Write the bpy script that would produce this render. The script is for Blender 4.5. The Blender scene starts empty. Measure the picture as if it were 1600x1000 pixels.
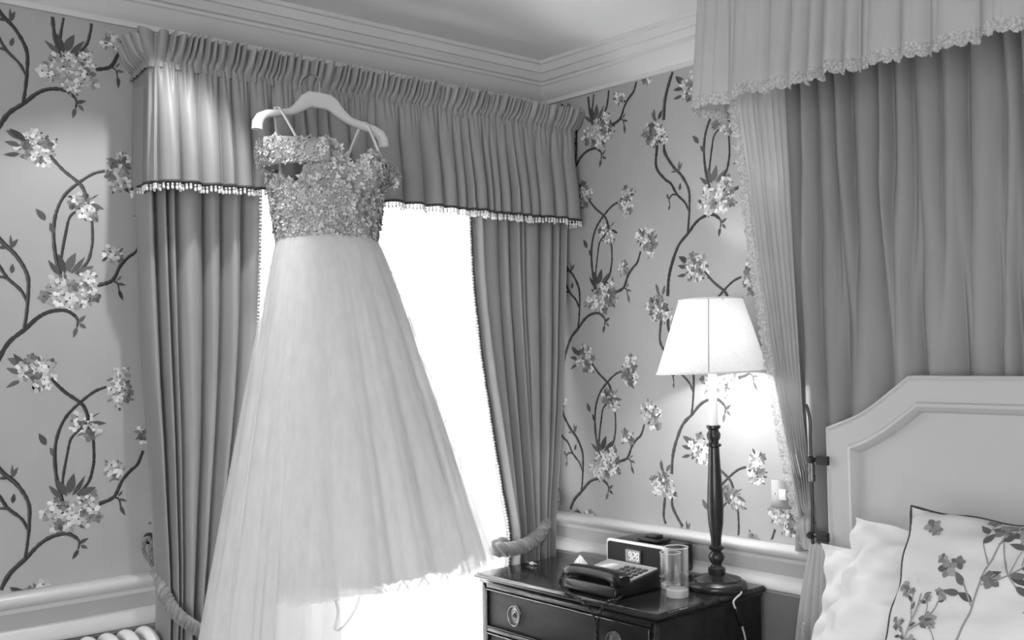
import bpy, bmesh, math, random
import numpy as np
from mathutils import Vector, Matrix

PI = math.pi
sc = bpy.context.scene
COL = sc.collection

# ------------------------------------------------------------------ camera
F = 1632.28                      # focal length in pixels of the 1600 x 1000 frame
RW = np.array([[0.75422471, 0.0057568, 0.65659115],
               [-0.65636562, 0.03424389, 0.7536654],
               [-0.01814553, -0.99939693, 0.02960616]])   # world <- camera (right, down, forward)
CAM = np.array([-2.6683, -2.8641, 1.4422])
cd = bpy.data.cameras.new('camera')
cam = bpy.data.objects.new('camera', cd)
COL.objects.link(cam)
cd.sensor_width = 36.0
cd.lens = F / 1600 * 36.0
cd.clip_start = 0.05
cam.matrix_world = Matrix(((RW[0, 0], -RW[0, 1], -RW[0, 2], CAM[0]),
                           (RW[1, 0], -RW[1, 1], -RW[1, 2], CAM[1]),
                           (RW[2, 0], -RW[2, 1], -RW[2, 2], CAM[2]),
                           (0, 0, 0, 1)))
sc.camera = cam


def at(p, ax, v):
    """world point where the ray of photo pixel p meets the plane coordinate[ax] = v"""
    r = RW @ np.array([p[0] - 800, p[1] - 500, F])
    t = (v - CAM[ax]) / r[ax]
    return CAM + t * r


# ------------------------------------------------------------------ view, sky, large lights
sc.view_settings.view_transform = 'Standard'
sc.view_settings.look = 'None'
sc.view_settings.gamma = 1
sc.view_settings.use_curve_mapping = False
sc.view_settings.exposure = 0.5

wd = bpy.data.worlds.new('overcast_sky')
sc.world = wd
wd.use_nodes = True
wb = wd.node_tree.nodes['Background']
wb.inputs[0].default_value = (1, 1, 1, 1)
wb.inputs[1].default_value = 8.0


def light(name, kind, loc, energy, **kw):
    ld = bpy.data.lights.new(name, kind)
    ld.energy = energy
    for k, v in kw.items():
        setattr(ld, k, v)
    o = bpy.data.objects.new(name, ld)
    COL.objects.link(o)
    o.location = loc
    return o


# room extents
XL, XR = -4.4, 0.0
YF, YB = -5.2, 0.0
CZ = 2.50
WIN = (-1.42, -0.18, 0.25, 2.12)          # opening in the window wall x0 x1 z0 z1
REAR_FILL = (-3.5, -2.9, 0.9, 2.1)             # unseen window added behind the camera to let in fill light
SIDE_FILL = (-4.8, -2.2, 0.6, 2.25)             # unseen window added for fill in the far side wall (y0 y1 z0 z1)


def portal(loc, rot, sx, sy):
    o = light('portal', 'AREA', loc, 1.0, shape='RECTANGLE', size=sx, size_y=sy)
    o.data.cycles.is_portal = True
    o.rotation_euler = rot
    return o


portal(((WIN[0] + WIN[1]) / 2, 0.30, (WIN[2] + WIN[3]) / 2), (-PI / 2, 0, 0), WIN[1] - WIN[0], WIN[3] - WIN[2])
portal(((REAR_FILL[0] + REAR_FILL[1]) / 2, YF - 0.22, (REAR_FILL[2] + REAR_FILL[3]) / 2), (PI / 2, 0, 0), REAR_FILL[1] - REAR_FILL[0], REAR_FILL[3] - REAR_FILL[2])
portal((XL - 0.22, (SIDE_FILL[0] + SIDE_FILL[1]) / 2, (SIDE_FILL[2] + SIDE_FILL[3]) / 2), (PI / 2, 0, -PI / 2), SIDE_FILL[1] - SIDE_FILL[0], SIDE_FILL[3] - SIDE_FILL[2])

# ------------------------------------------------------------------ materials
MATS = {}


def mat(name, base, rough=0.6, metal=0.0, spec=0.4, var=0.0, vscale=20, bump=0.0, bscale=200, sheen=0.0,
        stretch=None, coat=0.0, island=0.0):
    m = bpy.data.materials.new(name)
    m.use_nodes = True
    nt = m.node_tree
    b = nt.nodes['Principled BSDF']
    b.inputs['Base Color'].default_value = (base, base, base, 1)
    b.inputs['Roughness'].default_value = rough
    b.inputs['Metallic'].default_value = metal
    b.inputs['Specular IOR Level'].default_value = spec
    b.inputs['Sheen Weight'].default_value = sheen
    b.inputs['Coat Weight'].default_value = coat
    if var or bump:
        tc = nt.nodes.new('ShaderNodeTexCoord')
        mp = nt.nodes.new('ShaderNodeMapping')
        nt.links.new(tc.outputs['Object'], mp.inputs[0])
        if stretch:
            mp.inputs['Scale'].default_value = stretch
    if var:
        n = nt.nodes.new('ShaderNodeTexNoise')
        n.inputs['Scale'].default_value = vscale
        n.inputs['Detail'].default_value = 4
        nt.links.new(mp.outputs[0], n.inputs[0])
        r = nt.nodes.new('ShaderNodeMapRange')
        r.inputs['From Min'].default_value = 0.3
        r.inputs['From Max'].default_value = 0.7
        r.inputs['To Min'].default_value = base * (1 - var)
        r.inputs['To Max'].default_value = base * (1 + var)
        nt.links.new(n.outputs[0], r.inputs[0])
        nt.links.new(r.outputs[0], b.inputs['Base Color'])
    if island:
        g = nt.nodes.new('ShaderNodeNewGeometry')
        r = nt.nodes.new('ShaderNodeMapRange')
        r.inputs['To Min'].default_value = base * (1 - island)
        r.inputs['To Max'].default_value = min(base * (1 + island), 0.95)
        nt.links.new(g.outputs['Random Per Island'], r.inputs[0])
        nt.links.new(r.outputs[0], b.inputs['Base Color'])
    if bump:
        n2 = nt.nodes.new('ShaderNodeTexNoise')
        n2.inputs['Scale'].default_value = bscale
        n2.inputs['Detail'].default_value = 3
        nt.links.new(mp.outputs[0], n2.inputs[0])
        bp = nt.nodes.new('ShaderNodeBump')
        bp.inputs['Strength'].default_value = bump
        bp.inputs['Distance'].default_value = 0.01
        nt.links.new(n2.outputs[0], bp.inputs['Height'])
        nt.links.new(bp.outputs[0], b.inputs['Normal'])
    MATS[name] = m
    return m


def cloth(name, base, trans=0.4, clear=0.0, var=0.0, vscale=30, sheen=0.0, stretch=(1, 1, 1)):
    """woven cloth: diffuse front, light coming through (translucent), open weave (transparent)"""
    m = bpy.data.materials.new(name)
    m.use_nodes = True
    nt = m.node_tree
    nt.nodes.remove(nt.nodes['Principled BSDF'])
    out = nt.nodes['Material Output']
    d = nt.nodes.new('ShaderNodeBsdfDiffuse')
    t = nt.nodes.new('ShaderNodeBsdfTranslucent')
    for n in (d, t):
        n.inputs[0].default_value = (base, base, base, 1)
    if var:
        tc = nt.nodes.new('ShaderNodeTexCoord')
        mp = nt.nodes.new('ShaderNodeMapping')
        mp.inputs['Scale'].default_value = stretch
        n = nt.nodes.new('ShaderNodeTexNoise')
        n.inputs['Scale'].default_value = vscale
        n.inputs['Detail'].default_value = 5
        nt.links.new(tc.outputs['Object'], mp.inputs[0])
        nt.links.new(mp.outputs[0], n.inputs[0])
        r = nt.nodes.new('ShaderNodeMapRange')
        r.inputs['From Min'].default_value = 0.3
        r.inputs['From Max'].default_value = 0.7
        r.inputs['To Min'].default_value = base * (1 - var)
        r.inputs['To Max'].default_value = min(base * (1 + var), 0.97)
        nt.links.new(n.outputs[0], r.inputs[0])
        nt.links.new(r.outputs[0], d.inputs[0])
        nt.links.new(r.outputs[0], t.inputs[0])
    mx = nt.nodes.new('ShaderNodeMixShader')
    mx.inputs[0].default_value = trans
    nt.links.new(d.outputs[0], mx.inputs[1])
    nt.links.new(t.outputs[0], mx.inputs[2])
    last = mx
    if sheen:
        g = nt.nodes.new('ShaderNodeBsdfGlossy')
        g.inputs['Roughness'].default_value = 0.45
        m2 = nt.nodes.new('ShaderNodeMixShader')
        m2.inputs[0].default_value = sheen
        nt.links.new(last.outputs[0], m2.inputs[1])
        nt.links.new(g.outputs[0], m2.inputs[2])
        last = m2
    if clear:
        tr = nt.nodes.new('ShaderNodeBsdfTransparent')
        m3 = nt.nodes.new('ShaderNodeMixShader')
        m3.inputs[0].default_value = clear
        nt.links.new(last.outputs[0], m3.inputs[1])
        nt.links.new(tr.outputs[0], m3.inputs[2])
        last = m3
    nt.links.new(last.outputs[0], out.inputs[0])
    MATS[name] = m
    return m


def glass_mat(name, rough=0.0, ior=1.45):
    m = bpy.data.materials.new(name)
    m.use_nodes = True
    b = m.node_tree.nodes['Principled BSDF']
    b.inputs['Transmission Weight'].default_value = 1
    b.inputs['Roughness'].default_value = rough
    b.inputs['IOR'].default_value = ior
    b.inputs['Base Color'].default_value = (0.97, 0.97, 0.97, 1)
    MATS[name] = m
    return m


def thin_glass(name):
    m = bpy.data.materials.new(name)
    m.use_nodes = True
    nt = m.node_tree
    nt.nodes.remove(nt.nodes['Principled BSDF'])
    t = nt.nodes.new('ShaderNodeBsdfTransparent')
    g = nt.nodes.new('ShaderNodeBsdfGlossy')
    g.inputs['Roughness'].default_value = 0.03
    mx = nt.nodes.new('ShaderNodeMixShader')
    mx.inputs[0].default_value = 0.07
    nt.links.new(t.outputs[0], mx.inputs[1])
    nt.links.new(g.outputs[0], mx.inputs[2])
    nt.links.new(mx.outputs[0], nt.nodes['Material Output'].inputs[0])
    MATS[name] = m


def emit(name, v, strength):
    m = mat(name, v, 0.5)
    b = m.node_tree.nodes['Principled BSDF']
    b.inputs['Emission Color'].default_value = (v, v, v, 1)
    b.inputs['Emission Strength'].default_value = strength
    return m


mat('wallpaper_ground', 0.40, 0.5, spec=0.3, var=0.03, vscale=8)
mat('print_branch', 0.035, 0.6, island=0.35)
mat('print_leaf', 0.09, 0.6, island=0.5)
mat('print_petal', 0.53, 0.6, island=0.5)
mat('print_shade', 0.17, 0.6, island=0.5)
mat('plaster_white', 0.62, 0.6, var=0.02, vscale=5)
mat('ceiling_paint', 0.84, 0.7, var=0.02, vscale=4)
mat('gloss_paint', 0.62, 0.28, spec=0.5, bump=0.02, bscale=40)
mat('wainscot_paint', 0.42, 0.4, bump=0.02, bscale=40)
mat('wainscot_field', 0.22, 0.45, bump=0.02, bscale=40)
mat('carpet', 0.18, 0.95, var=0.15, vscale=80, bump=0.3, bscale=400)
mat('window_paint', 0.6, 0.4)
mat('lead', 0.08, 0.6, metal=0.4)
thin_glass('window_glass')
cloth('curtain_cloth', 0.28, trans=0.06, var=0.05, vscale=6, sheen=0.05)
cloth('valance_cloth', 0.27, trans=0.04, var=0.04, vscale=6, sheen=0.05)
mat('gimp_dark', 0.05, 0.7)
mat('bead_white', 0.75, 0.25, spec=0.6)
mat('rope_silk', 0.24, 0.45, sheen=0.3, island=0.3)
cloth('net_curtain', 0.9, trans=0.6, clear=0.35)
cloth('tulle_outer', 0.92, trans=0.5, clear=0.46, var=0.06, vscale=60, stretch=(1, 1, 0.006))
cloth('tulle_inner', 0.90, trans=0.5, clear=0.24, var=0.06, vscale=50, stretch=(1, 1, 0.006))
cloth('dress_lining', 0.86, trans=0.45, clear=0.0)
mat('bodice_satin', 0.36, 0.5, sheen=0.2)
mat('lace', 0.56, 0.55, island=0.4)
mat('ribbon', 0.8, 0.4)
mat('hanger_plastic', 0.62, 0.35)
mat('steel', 0.55, 0.25, metal=1.0)
mat('mahogany', 0.018, 0.14, spec=0.35, var=0.5, vscale=9, stretch=(6, 1, 6), coat=0.15)
mat('mahogany_front', 0.020, 0.42, spec=0.12, var=0.35, vscale=5, stretch=(6, 1, 6))
mat('old_brass', 0.16, 0.35, metal=0.9, var=0.4, vscale=60)
mat('dark_brass', 0.06, 0.35, metal=0.8)
mat('lamp_wood', 0.02, 0.25, spec=0.35, coat=0.1, var=0.3, vscale=30)
mat('candle_white', 0.85, 0.4)
cloth('shade_cloth', 0.74, trans=0.085, var=0.05, vscale=150)
mat('shade_seam', 0.35, 0.7)
emit('bulb_lit', 1.0, 12)
mat('cord_white', 0.55, 0.4)
mat('black_plastic', 0.010, 0.3, spec=0.3)
mat('black_grille', 0.01, 0.6, bump=0.2, bscale=600)
mat('grey_plastic', 0.35, 0.35)
mat('dark_grey_plastic', 0.05, 0.3)
mat('silver_plastic', 0.62, 0.3, metal=0.2)
emit('clock_screen', 0.25, 0.3)
emit('clock_digit', 0.7, 0.45)
glass_mat('glass')


def tumbler_mat():
    m = bpy.data.materials.new('tumbler_glass')
    m.use_nodes = True
    nt = m.node_tree
    nt.nodes.remove(nt.nodes['Principled BSDF'])
    t = nt.nodes.new('ShaderNodeBsdfTransparent')
    g = nt.nodes.new('ShaderNodeBsdfGlossy')
    g.inputs['Roughness'].default_value = 0.25
    w = nt.nodes.new('ShaderNodeBsdfTranslucent')
    e = nt.nodes.new('ShaderNodeMixShader')
    e.inputs[0].default_value = 0.5
    lw = nt.nodes.new('ShaderNodeLayerWeight')
    lw.inputs[0].default_value = 0.12
    r = nt.nodes.new('ShaderNodeMapRange')
    r.inputs['To Min'].default_value = 0.05
    r.inputs['To Max'].default_value = 0.8  # white mixed in at grazing angles imitates bright reflections on the glass edges
    mx = nt.nodes.new('ShaderNodeMixShader')
    nt.links.new(g.outputs[0], e.inputs[1]); nt.links.new(w.outputs[0], e.inputs[2])
    nt.links.new(lw.outputs['Facing'], r.inputs[0])
    nt.links.new(r.outputs[0], mx.inputs[0])
    nt.links.new(t.outputs[0], mx.inputs[1]); nt.links.new(e.outputs[0], mx.inputs[2])
    nt.links.new(mx.outputs[0], nt.nodes['Material Output'].inputs[0])
    MATS['tumbler_glass'] = m


tumbler_mat()
cloth('glass_glint_white', 0.85, trans=0.6, clear=0.3, sheen=0.15)  # milky white stands in for light refracted in glass base and rim
mat('paper', 0.72, 0.8)
cloth('canopy_cloth', 0.58, trans=0.4, var=0.03, vscale=6)
cloth('drape_cloth', 0.32, trans=0.12, var=0.03, vscale=6)
cloth('side_cloth', 0.72, trans=0.6, var=0.03, vscale=6)
cloth('edging_lace', 0.62, trans=0.4, clear=0.15, var=0.35, vscale=160)
mat('headboard_paint', 0.45, 0.45)
mat('linen_white', 0.70, 0.8, bump=0.05, bscale=300)
mat('floral_linen', 0.60, 0.8, bump=0.05, bscale=300)
mat('floral_stem', 0.26, 0.8)
mat('floral_leaf', 0.09, 0.8, island=0.4)
mat('floral_petal', 0.20, 0.8, island=0.5)
mat('piping_dark', 0.04, 0.7)
mat('radiator_white', 0.82, 0.25, spec=0.5)
mat('switch_grey', 0.34, 0.3, metal=0.5)
mat('switch_white', 0.8, 0.3)
mat('skirting_paint', 0.6, 0.35)
emit('downlight_lens', 1.0, 4)


# ------------------------------------------------------------------ mesh helpers
class MB:
    def __init__(s):
        s.v, s.f, s.m = [], [], []

    def add(s, vs, fs, mi=0):
        o = len(s.v)
        s.v.extend([tuple(map(float, q)) for q in vs])
        s.f.extend([tuple(i + o for i in f) for f in fs])
        s.m.extend([mi] * len(fs))
        return s

    def box(s, x0, x1, y0, y1, z0, z1, mi=0):
        return s.add([(x0, y0, z0), (x1, y0, z0), (x1, y1, z0), (x0, y1, z0), (x0, y0, z1), (x1, y0, z1), (x1, y1, z1), (x0, y1, z1)],
                     [(0, 3, 2, 1), (4, 5, 6, 7), (0, 1, 5, 4), (1, 2, 6, 5), (2, 3, 7, 6), (3, 0, 4, 7)], mi)

    def grid(s, P, mi=0, cu=False, cv=False):
        """P: array nu x nv x 3"""
        nu, nv = P.shape[:2]
        fs = []
        for i in range(nu if cu else nu - 1):
            for j in range(nv if cv else nv - 1):
                a, b = i, (i + 1) % nu
                c, d = j, (j + 1) % nv
                fs.append((a * nv + c, b * nv + c, b * nv + d, a * nv + d))
        return s.add(P.reshape(-1, 3), fs, mi)

    def lathe(s, prof, n=32, c=(0, 0, 0), mi=0, axis='z', cap=True):
        P = np.zeros((n, len(prof), 3))
        for i in range(n):
            a = 2 * PI * i / n
            for j, (r, z) in enumerate(prof):
                q = (r * math.cos(a), r * math.sin(a), z)
                if axis == 'x':
                    q = (q[2], q[0], q[1])
                elif axis == 'y':
                    q = (q[0], q[2], q[1])
                P[i, j] = (q[0] + c[0], q[1] + c[1], q[2] + c[2])
        o = len(s.v)
        s.grid(P, mi, cu=True)
        if cap:
            L = len(prof)
            if prof[0][0] > 1e-6:
                s.f.append(tuple(o + i * L for i in range(n))[::-1]); s.m.append(mi)
            if prof[-1][0] > 1e-6:
                s.f.append(tuple(o + i * L + L - 1 for i in range(n))); s.m.append(mi)
        return s

    def tube(s, path, r, n=8, mi=0, closed=False, cap=True, flat=None):
        pts = [Vector(p) for p in path]
        N = len(pts)
        rr = r if hasattr(r, '__len__') else [r] * N
        t0 = (pts[1] - pts[0]).normalized()
        up = Vector((0, 0, 1)) if abs(t0.z) < 0.9 else Vector((1, 0, 0))
        nrm = t0.cross(up).normalized()
        P = np.zeros((N, n, 3))
        for i in range(N):
            if closed:
                t = (pts[(i + 1) % N] - pts[i - 1]).normalized()
            else:
                t = (pts[min(i + 1, N - 1)] - pts[max(i - 1, 0)]).normalized()
            nrm = (nrm - t * nrm.dot(t)).normalized()
            bi = t.cross(nrm)
            for k in range(n):
                a = 2 * PI * k / n
                q = pts[i] + (nrm * math.cos(a) + bi * math.sin(a) * (flat or 1)) * rr[i]
                P[i, k] = q
        o = len(s.v)
        s.grid(P, mi, cu=closed, cv=True)
        if cap and not closed:
            s.f.append(tuple(o + k for k in range(n))); s.m.append(mi)
            s.f.append(tuple(o + (N - 1) * n + k for k in range(n))[::-1]); s.m.append(mi)
        return s

    def ball(s, c, r, n=8, k=5, mi=0, sc3=(1, 1, 1)):
        prof = [(max(math.sin(PI * j / k), 0) * r, -math.cos(PI * j / k) * r) for j in range(k + 1)]
        P = np.zeros((n, k + 1, 3))
        for i in range(n):
            a = 2 * PI * i / n
            for j, (q, z) in enumerate(prof):
                P[i, j] = (c[0] + q * math.cos(a) * sc3[0], c[1] + q * math.sin(a) * sc3[1], c[2] + z * sc3[2])
        return s.grid(P, mi, cu=True)

    def prism(s, poly, a0, a1, axis='x', mi=0):
        """extrude closed 2-D polygon along an axis; poly coords are the two other axes in xyz order"""
        n = len(poly)
        def put(u, v, w):
            return {'x': (w, u, v), 'y': (u, w, v), 'z': (u, v, w)}[axis]
        vs = [put(u, v, a0) for u, v in poly] + [put(u, v, a1) for u, v in poly]
        fs = [(i, (i + 1) % n, n + (i + 1) % n, n + i) for i in range(n)]
        fs += [tuple(range(n))[::-1], tuple(range(n, 2 * n))]
        return s.add(vs, fs, mi)

    def build(s, name, mats, parent=None, smooth=True, angle=35, bevel=0.0, bseg=2, kind=None, solid=0.0, label=None, loc=None):
        me = bpy.data.meshes.new(name)
        me.from_pydata(s.v, [], s.f)
        if isinstance(mats, str):
            mats = [mats]
        for m in mats:
            me.materials.append(MATS[m])
        if len(mats) > 1:
            me.polygons.foreach_set('material_index', s.m)
        me.validate()
        bm = bmesh.new()
        bm.from_mesh(me)
        bmesh.ops.remove_doubles(bm, verts=bm.verts, dist=1e-6)
        bmesh.ops.recalc_face_normals(bm, faces=bm.faces)
        if bevel:
            ed = [e for e in bm.edges if len(e.link_faces) == 2 and e.calc_face_angle(0) > 0.6]
            bmesh.ops.bevel(bm, geom=ed, offset=bevel, segments=bseg, affect='EDGES', profile=0.5, clamp_overlap=True)
        bm.to_mesh(me)
        bm.free()
        if smooth:
            me.shade_smooth()
            if angle < 180:
                me.set_sharp_from_angle(angle=math.radians(angle))
        o = bpy.data.objects.new(name, me)
        COL.objects.link(o)
        if parent is not None:
            o.parent = parent
            o.matrix_parent_inverse = Matrix.Translation(-Vector(parent.location)) if parent.type == 'EMPTY' else parent.matrix_parent_inverse.copy() @ Matrix.Identity(4)
        if solid:
            md = o.modifiers.new('thickness', 'SOLIDIFY')
            md.thickness = solid
            md.offset = 0
        if kind:
            o['kind'] = kind
        if label:
            o['label'] = label
        return o


def attach(o, parent):
    """parent without moving (all shapes are written in world coordinates; thing empties carry translation only)"""
    o.parent = parent
    p = parent
    t = Vector((0, 0, 0))
    o.matrix_parent_inverse = world_of(parent).inverted()
    return o


def world_of(o):
    m = Matrix.LocRotScale(o.location, o.rotation_euler, o.scale)
    if o.parent is not None:
        return world_of(o.parent) @ o.matrix_parent_inverse @ m
    return m


def part(mb, name, mats, parent, **kw):
    o = mb.build(name, mats, None, **kw)
    return attach(o, parent)


def thing(name, label, cat, loc=(0, 0, 0), group=None):
    o = bpy.data.objects.new(name, None)
    o.empty_display_size = 0.1
    COL.objects.link(o)
    o.location = loc
    return tag(o, label, cat, group)


def tag(o, label, cat, group=None):
    o['label'] = label
    o['category'] = cat
    if group:
        o['group'] = group
    return o


def struct(mb, name, mats, **kw):
    return mb.build(name, mats, None, kind='structure', **kw)


def folds(s_arr, length, spacing, seed, irr=0.45, p=0.75):
    """irregular gathered folds: 0 in the creases, about 1 on the crests"""
    rnd = random.Random(seed)
    ks = [0.0]
    while ks[-1] < length:
        ks.append(ks[-1] + spacing * (1 + irr * rnd.uniform(-1, 1)))
    amp = [0.6 + 0.4 * rnd.random() for _ in ks]
    ph = np.interp(s_arr, ks, np.arange(len(ks)))
    i = np.clip(np.floor(ph).astype(int), 0, len(ks) - 1)
    return np.abs(np.sin(PI * ph)) ** p * np.array(amp)[i]


def smoothnoise(x, seed, n=6, base=1.0):
    r = np.random.RandomState(seed)
    out = np.zeros_like(x, dtype=float)
    for k in range(n):
        f = base * (1.6 ** k) * (0.8 + 0.4 * r.rand())
        out += np.sin(x * f * 2 * PI + r.rand() * 6.28) / (1.4 ** k)
    return out / 2.5


def catmull(pts, n):
    P = [Vector(p) for p in pts]
    P = [P[0] * 2 - P[1]] + P + [P[-1] * 2 - P[-2]]
    out = []
    for i in range(1, len(P) - 2):
        for k in range(n):
            t = k / n
            a, b, c, d = P[i - 1], P[i], P[i + 1], P[i + 2]
            out.append(0.5 * ((2 * b) + (c - a) * t + (2 * a - 5 * b + 4 * c - d) * t * t + (3 * b - a - 3 * c + d) * t ** 3))
    out.append(P[-2])
    return out


# ------------------------------------------------------------------ the room
T = 0.3
m = MB()
m.box(XL - T, XR + T, YF - T, YB + T, -0.1, 0)
struct(m, 'floor', 'carpet', smooth=False)
m = MB()
m.box(XL - T, XR + T, YF - T, YB + T, CZ, CZ + 0.1)
struct(m, 'ceiling', 'ceiling_paint', smooth=False)


def wall_with_hole(name, ax, inner, outer, a0, a1, h):
    m = MB()
    def bx(u0, u1, z0, z1):
        if ax == 'y':
            m.box(u0, u1, min(inner, outer), max(inner, outer), z0, z1)
        else:
            m.box(min(inner, outer), max(inner, outer), u0, u1, z0, z1)
    if h:
        bx(a0, h[0], 0, CZ); bx(h[1], a1, 0, CZ); bx(h[0], h[1], 0, h[2]); bx(h[0], h[1], h[3], CZ)
    else:
        bx(a0, a1, 0, CZ)
    return struct(m, name, 'wallpaper_ground', smooth=False)


wall_back = wall_with_hole('wall_back', 'y', 0, T, XL - T, XR + T, WIN)
wall_right = wall_with_hole('wall_right', 'x', 0, T, YF - T, 0, None)
wall_front = wall_with_hole('wall_front', 'y', YF, YF - T, XL - T, XR + T, REAR_FILL)
wall_left = wall_with_hole('wall_left', 'x', XL, XL - T, YF, 0, SIDE_FILL)

# cornice: profile in (distance from wall, z)
CP = [(0, 2.36), (0.012, 2.36), (0.012, 2.375), (0.018, 2.38), (0.03, 2.395), (0.042, 2.42), (0.048, 2.424), (0.048, 2.433),
      (0.058, 2.436), (0.062, 2.445), (0.068, 2.452), (0.07, 2.458), (0.077, 2.460), (0.080, 2.475), (0.083, 2.486), (0.090, 2.488), (0.092, 2.50), (0, 2.50)]


def mitre_run(name, prof, matname, walls='BRLF', lo=0.0):
    """profile swept round the room: one object per wall with mitred ends"""
    out = {}
    for w in walls:
        m = MB()
        vs0, vs1 = [], []
        for d, z in prof:
            if w == 'B':
                vs0.append((XL + d, -d, z)); vs1.append((XR - d, -d, z))
            elif w == 'R':
                vs0.append((XR - d, YB - d, z)); vs1.append((XR - d, YF + d, z))
            elif w == 'L':
                vs0.append((XL + d, YB - d, z)); vs1.append((XL + d, YF + d, z))
            else:
                vs0.append((XL + d, YF + d, z)); vs1.append((XR - d, YF + d, z))
        n = len(prof)
        fs = [(i, (i + 1) % n, n + (i + 1) % n, n + i) for i in range(n)] + [tuple(range(n)), tuple(range(n, 2 * n))]
        m.add(vs0 + vs1, fs)
        out[w] = m
    return out


tn = 0
for w, m in mitre_run('c', CP, 'x').items():
    tn += 1
    struct(m, 'trim_%d' % tn, 'plaster_white', angle=25)


def rail_prof(z0):
    return [(0, z0 - 0.052), (0.008, z0 - 0.052), (0.012, z0 - 0.040), (0.026, z0 - 0.034), (0.036, z0 - 0.026), (0.040, z0 - 0.016),
            (0.038, z0 - 0.008), (0.030, z0 - 0.002), (0.018, z0), (0, z0)]


# the window wall is broken by the window opening: its dado runs in two lengths
def run_x(prof, x0, x1):
    m = MB()
    n = len(prof)
    vs = [(x0, -d, z) for d, z in prof] + [(x1, -d, z) for d, z in prof]
    m.add(vs, [(i, (i + 1) % n, n + (i + 1) % n, n + i) for i in range(n)] + [tuple(range(n)), tuple(range(n, 2 * n))])
    return m


def run_y(prof, y0, y1):
    m = MB()
    n = len(prof)
    vs = [(-d, y0, z) for d, z in prof] + [(-d, y1, z) for d, z in prof]
    m.add(vs, [(i, (i + 1) % n, n + (i + 1) % n, n + i) for i in range(n)] + [tuple(range(n)), tuple(range(n, 2 * n))])
    return m


for mm in (run_x(rail_prof(0.85), XL, -1.50), run_x(rail_prof(0.85), -0.16, XR), run_y(rail_prof(0.85), YB, YF)):
    tn += 1
    struct(mm, 'trim_%d' % tn, 'gloss_paint', angle=40)
# wainscot: upper frieze board, raised strip, darker field below
FR = [(0, 0.70), (0.006, 0.70), (0.006, 0.80), (0, 0.80)]
ST = [(0, 0.708), (0.012, 0.708), (0.026, 0.714), (0.028, 0.722), (0.014, 0.752), (0.007, 0.758), (0, 0.758)]
FD = [(0, 0.0), (0.004, 0.0), (0.004, 0.71), (0, 0.71)]
for prof, mt in ((FR, 'wainscot_paint'), (ST, 'gloss_paint'), (FD, 'wainscot_field')):
    for mm in (run_x(prof, XL, -1.50), run_x(prof, -0.16, XR), run_y(prof, YB, YF)):
        tn += 1
        struct(mm, 'trim_%d' % tn, mt, angle=40)
BB = [(0, 0), (0.018, 0), (0.018, 0.11), (0.012, 0.125), (0.006, 0.14), (0, 0.14)]
struct(run_x(BB, XL, XR), 'baseboard_back', 'skirting_paint', angle=40)
struct(run_y(BB, YB, YF), 'baseboard_right', 'skirting_paint', angle=40)

# ------------------------------------------------------------------ window
wx0, wx1, wz0, wz1 = WIN
win = bpy.data.objects.new('window_1', None)
COL.objects.link(win)
win.location = ((wx0 + wx1) / 2, 0.16, wz0)
win['kind'] = 'structure'
yw = 0.16
m = MB()
m.box(wx0, wx0 + 0.06, yw, yw + 0.07, wz0, wz1); m.box(wx1 - 0.06, wx1, yw, yw + 0.07, wz0, wz1)
m.box(wx0 + 0.06, wx1 - 0.06, yw, yw + 0.07, wz0, wz0 + 0.06); m.box(wx0 + 0.06, wx1 - 0.06, yw, yw + 0.07, wz1 - 0.06, wz1)
part(m, 'window_frame', 'window_paint', win, bevel=0.006)
xm = (wx0 + wx1) / 2
m = MB()
m.box(xm - 0.035, xm + 0.035, yw - 0.005, yw + 0.075, wz0 + 0.06, wz1 - 0.06)
part(m, 'mullion', 'window_paint', win, bevel=0.008)
zt = 1.53
for x0, x1 in ((wx0 + 0.06, xm - 0.035), (xm + 0.035, wx1 - 0.06)):
    m = MB()
    m.box(x0, x1, yw, yw + 0.07, zt - 0.035, zt + 0.035)
    part(m, 'transom', 'window_paint', win, bevel=0.006)
    for z0, z1 in ((wz0 + 0.06, zt - 0.035), (zt + 0.035, wz1 - 0.06)):
        m = MB()
        m.box(x0, x1, yw + 0.033, yw + 0.037, z0, z1)
        pane = part(m, 'pane', 'window_glass', win, smooth=False)
        # diamond leading
        m = MB()
        dx, dz = 0.09, 0.13
        w, h = x1 - x0, z1 - z0
        for sgn in (1, -1):
            k = -int(h / dz) - 2
            while k * dx < w + h / dz * dx:
                # line x = k*dx + sgn * z * dx/dz
                pts = []
                for q in range(0, 60):
                    zz = h * q / 59
                    xx = k * dx + sgn * zz * dx / dz if sgn > 0 else k * dx + (h - zz) * dx / dz
                    if 0 <= xx <= w:
                        pts.append((x0 + xx, yw + 0.035, z0 + zz))
                if len(pts) > 1:
                    m.tube([pts[0], pts[-1]], 0.004, n=4)
                k += 1
        attach(m.build('lead_lattice', 'lead', None), pane)['kind'] = 'stuff'
m = MB()
m.box(wx0, wx1, 0.0, yw, wz0 - 0.03, wz0)
part(m, 'sill', 'gloss_paint', win, bevel=0.005)

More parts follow.
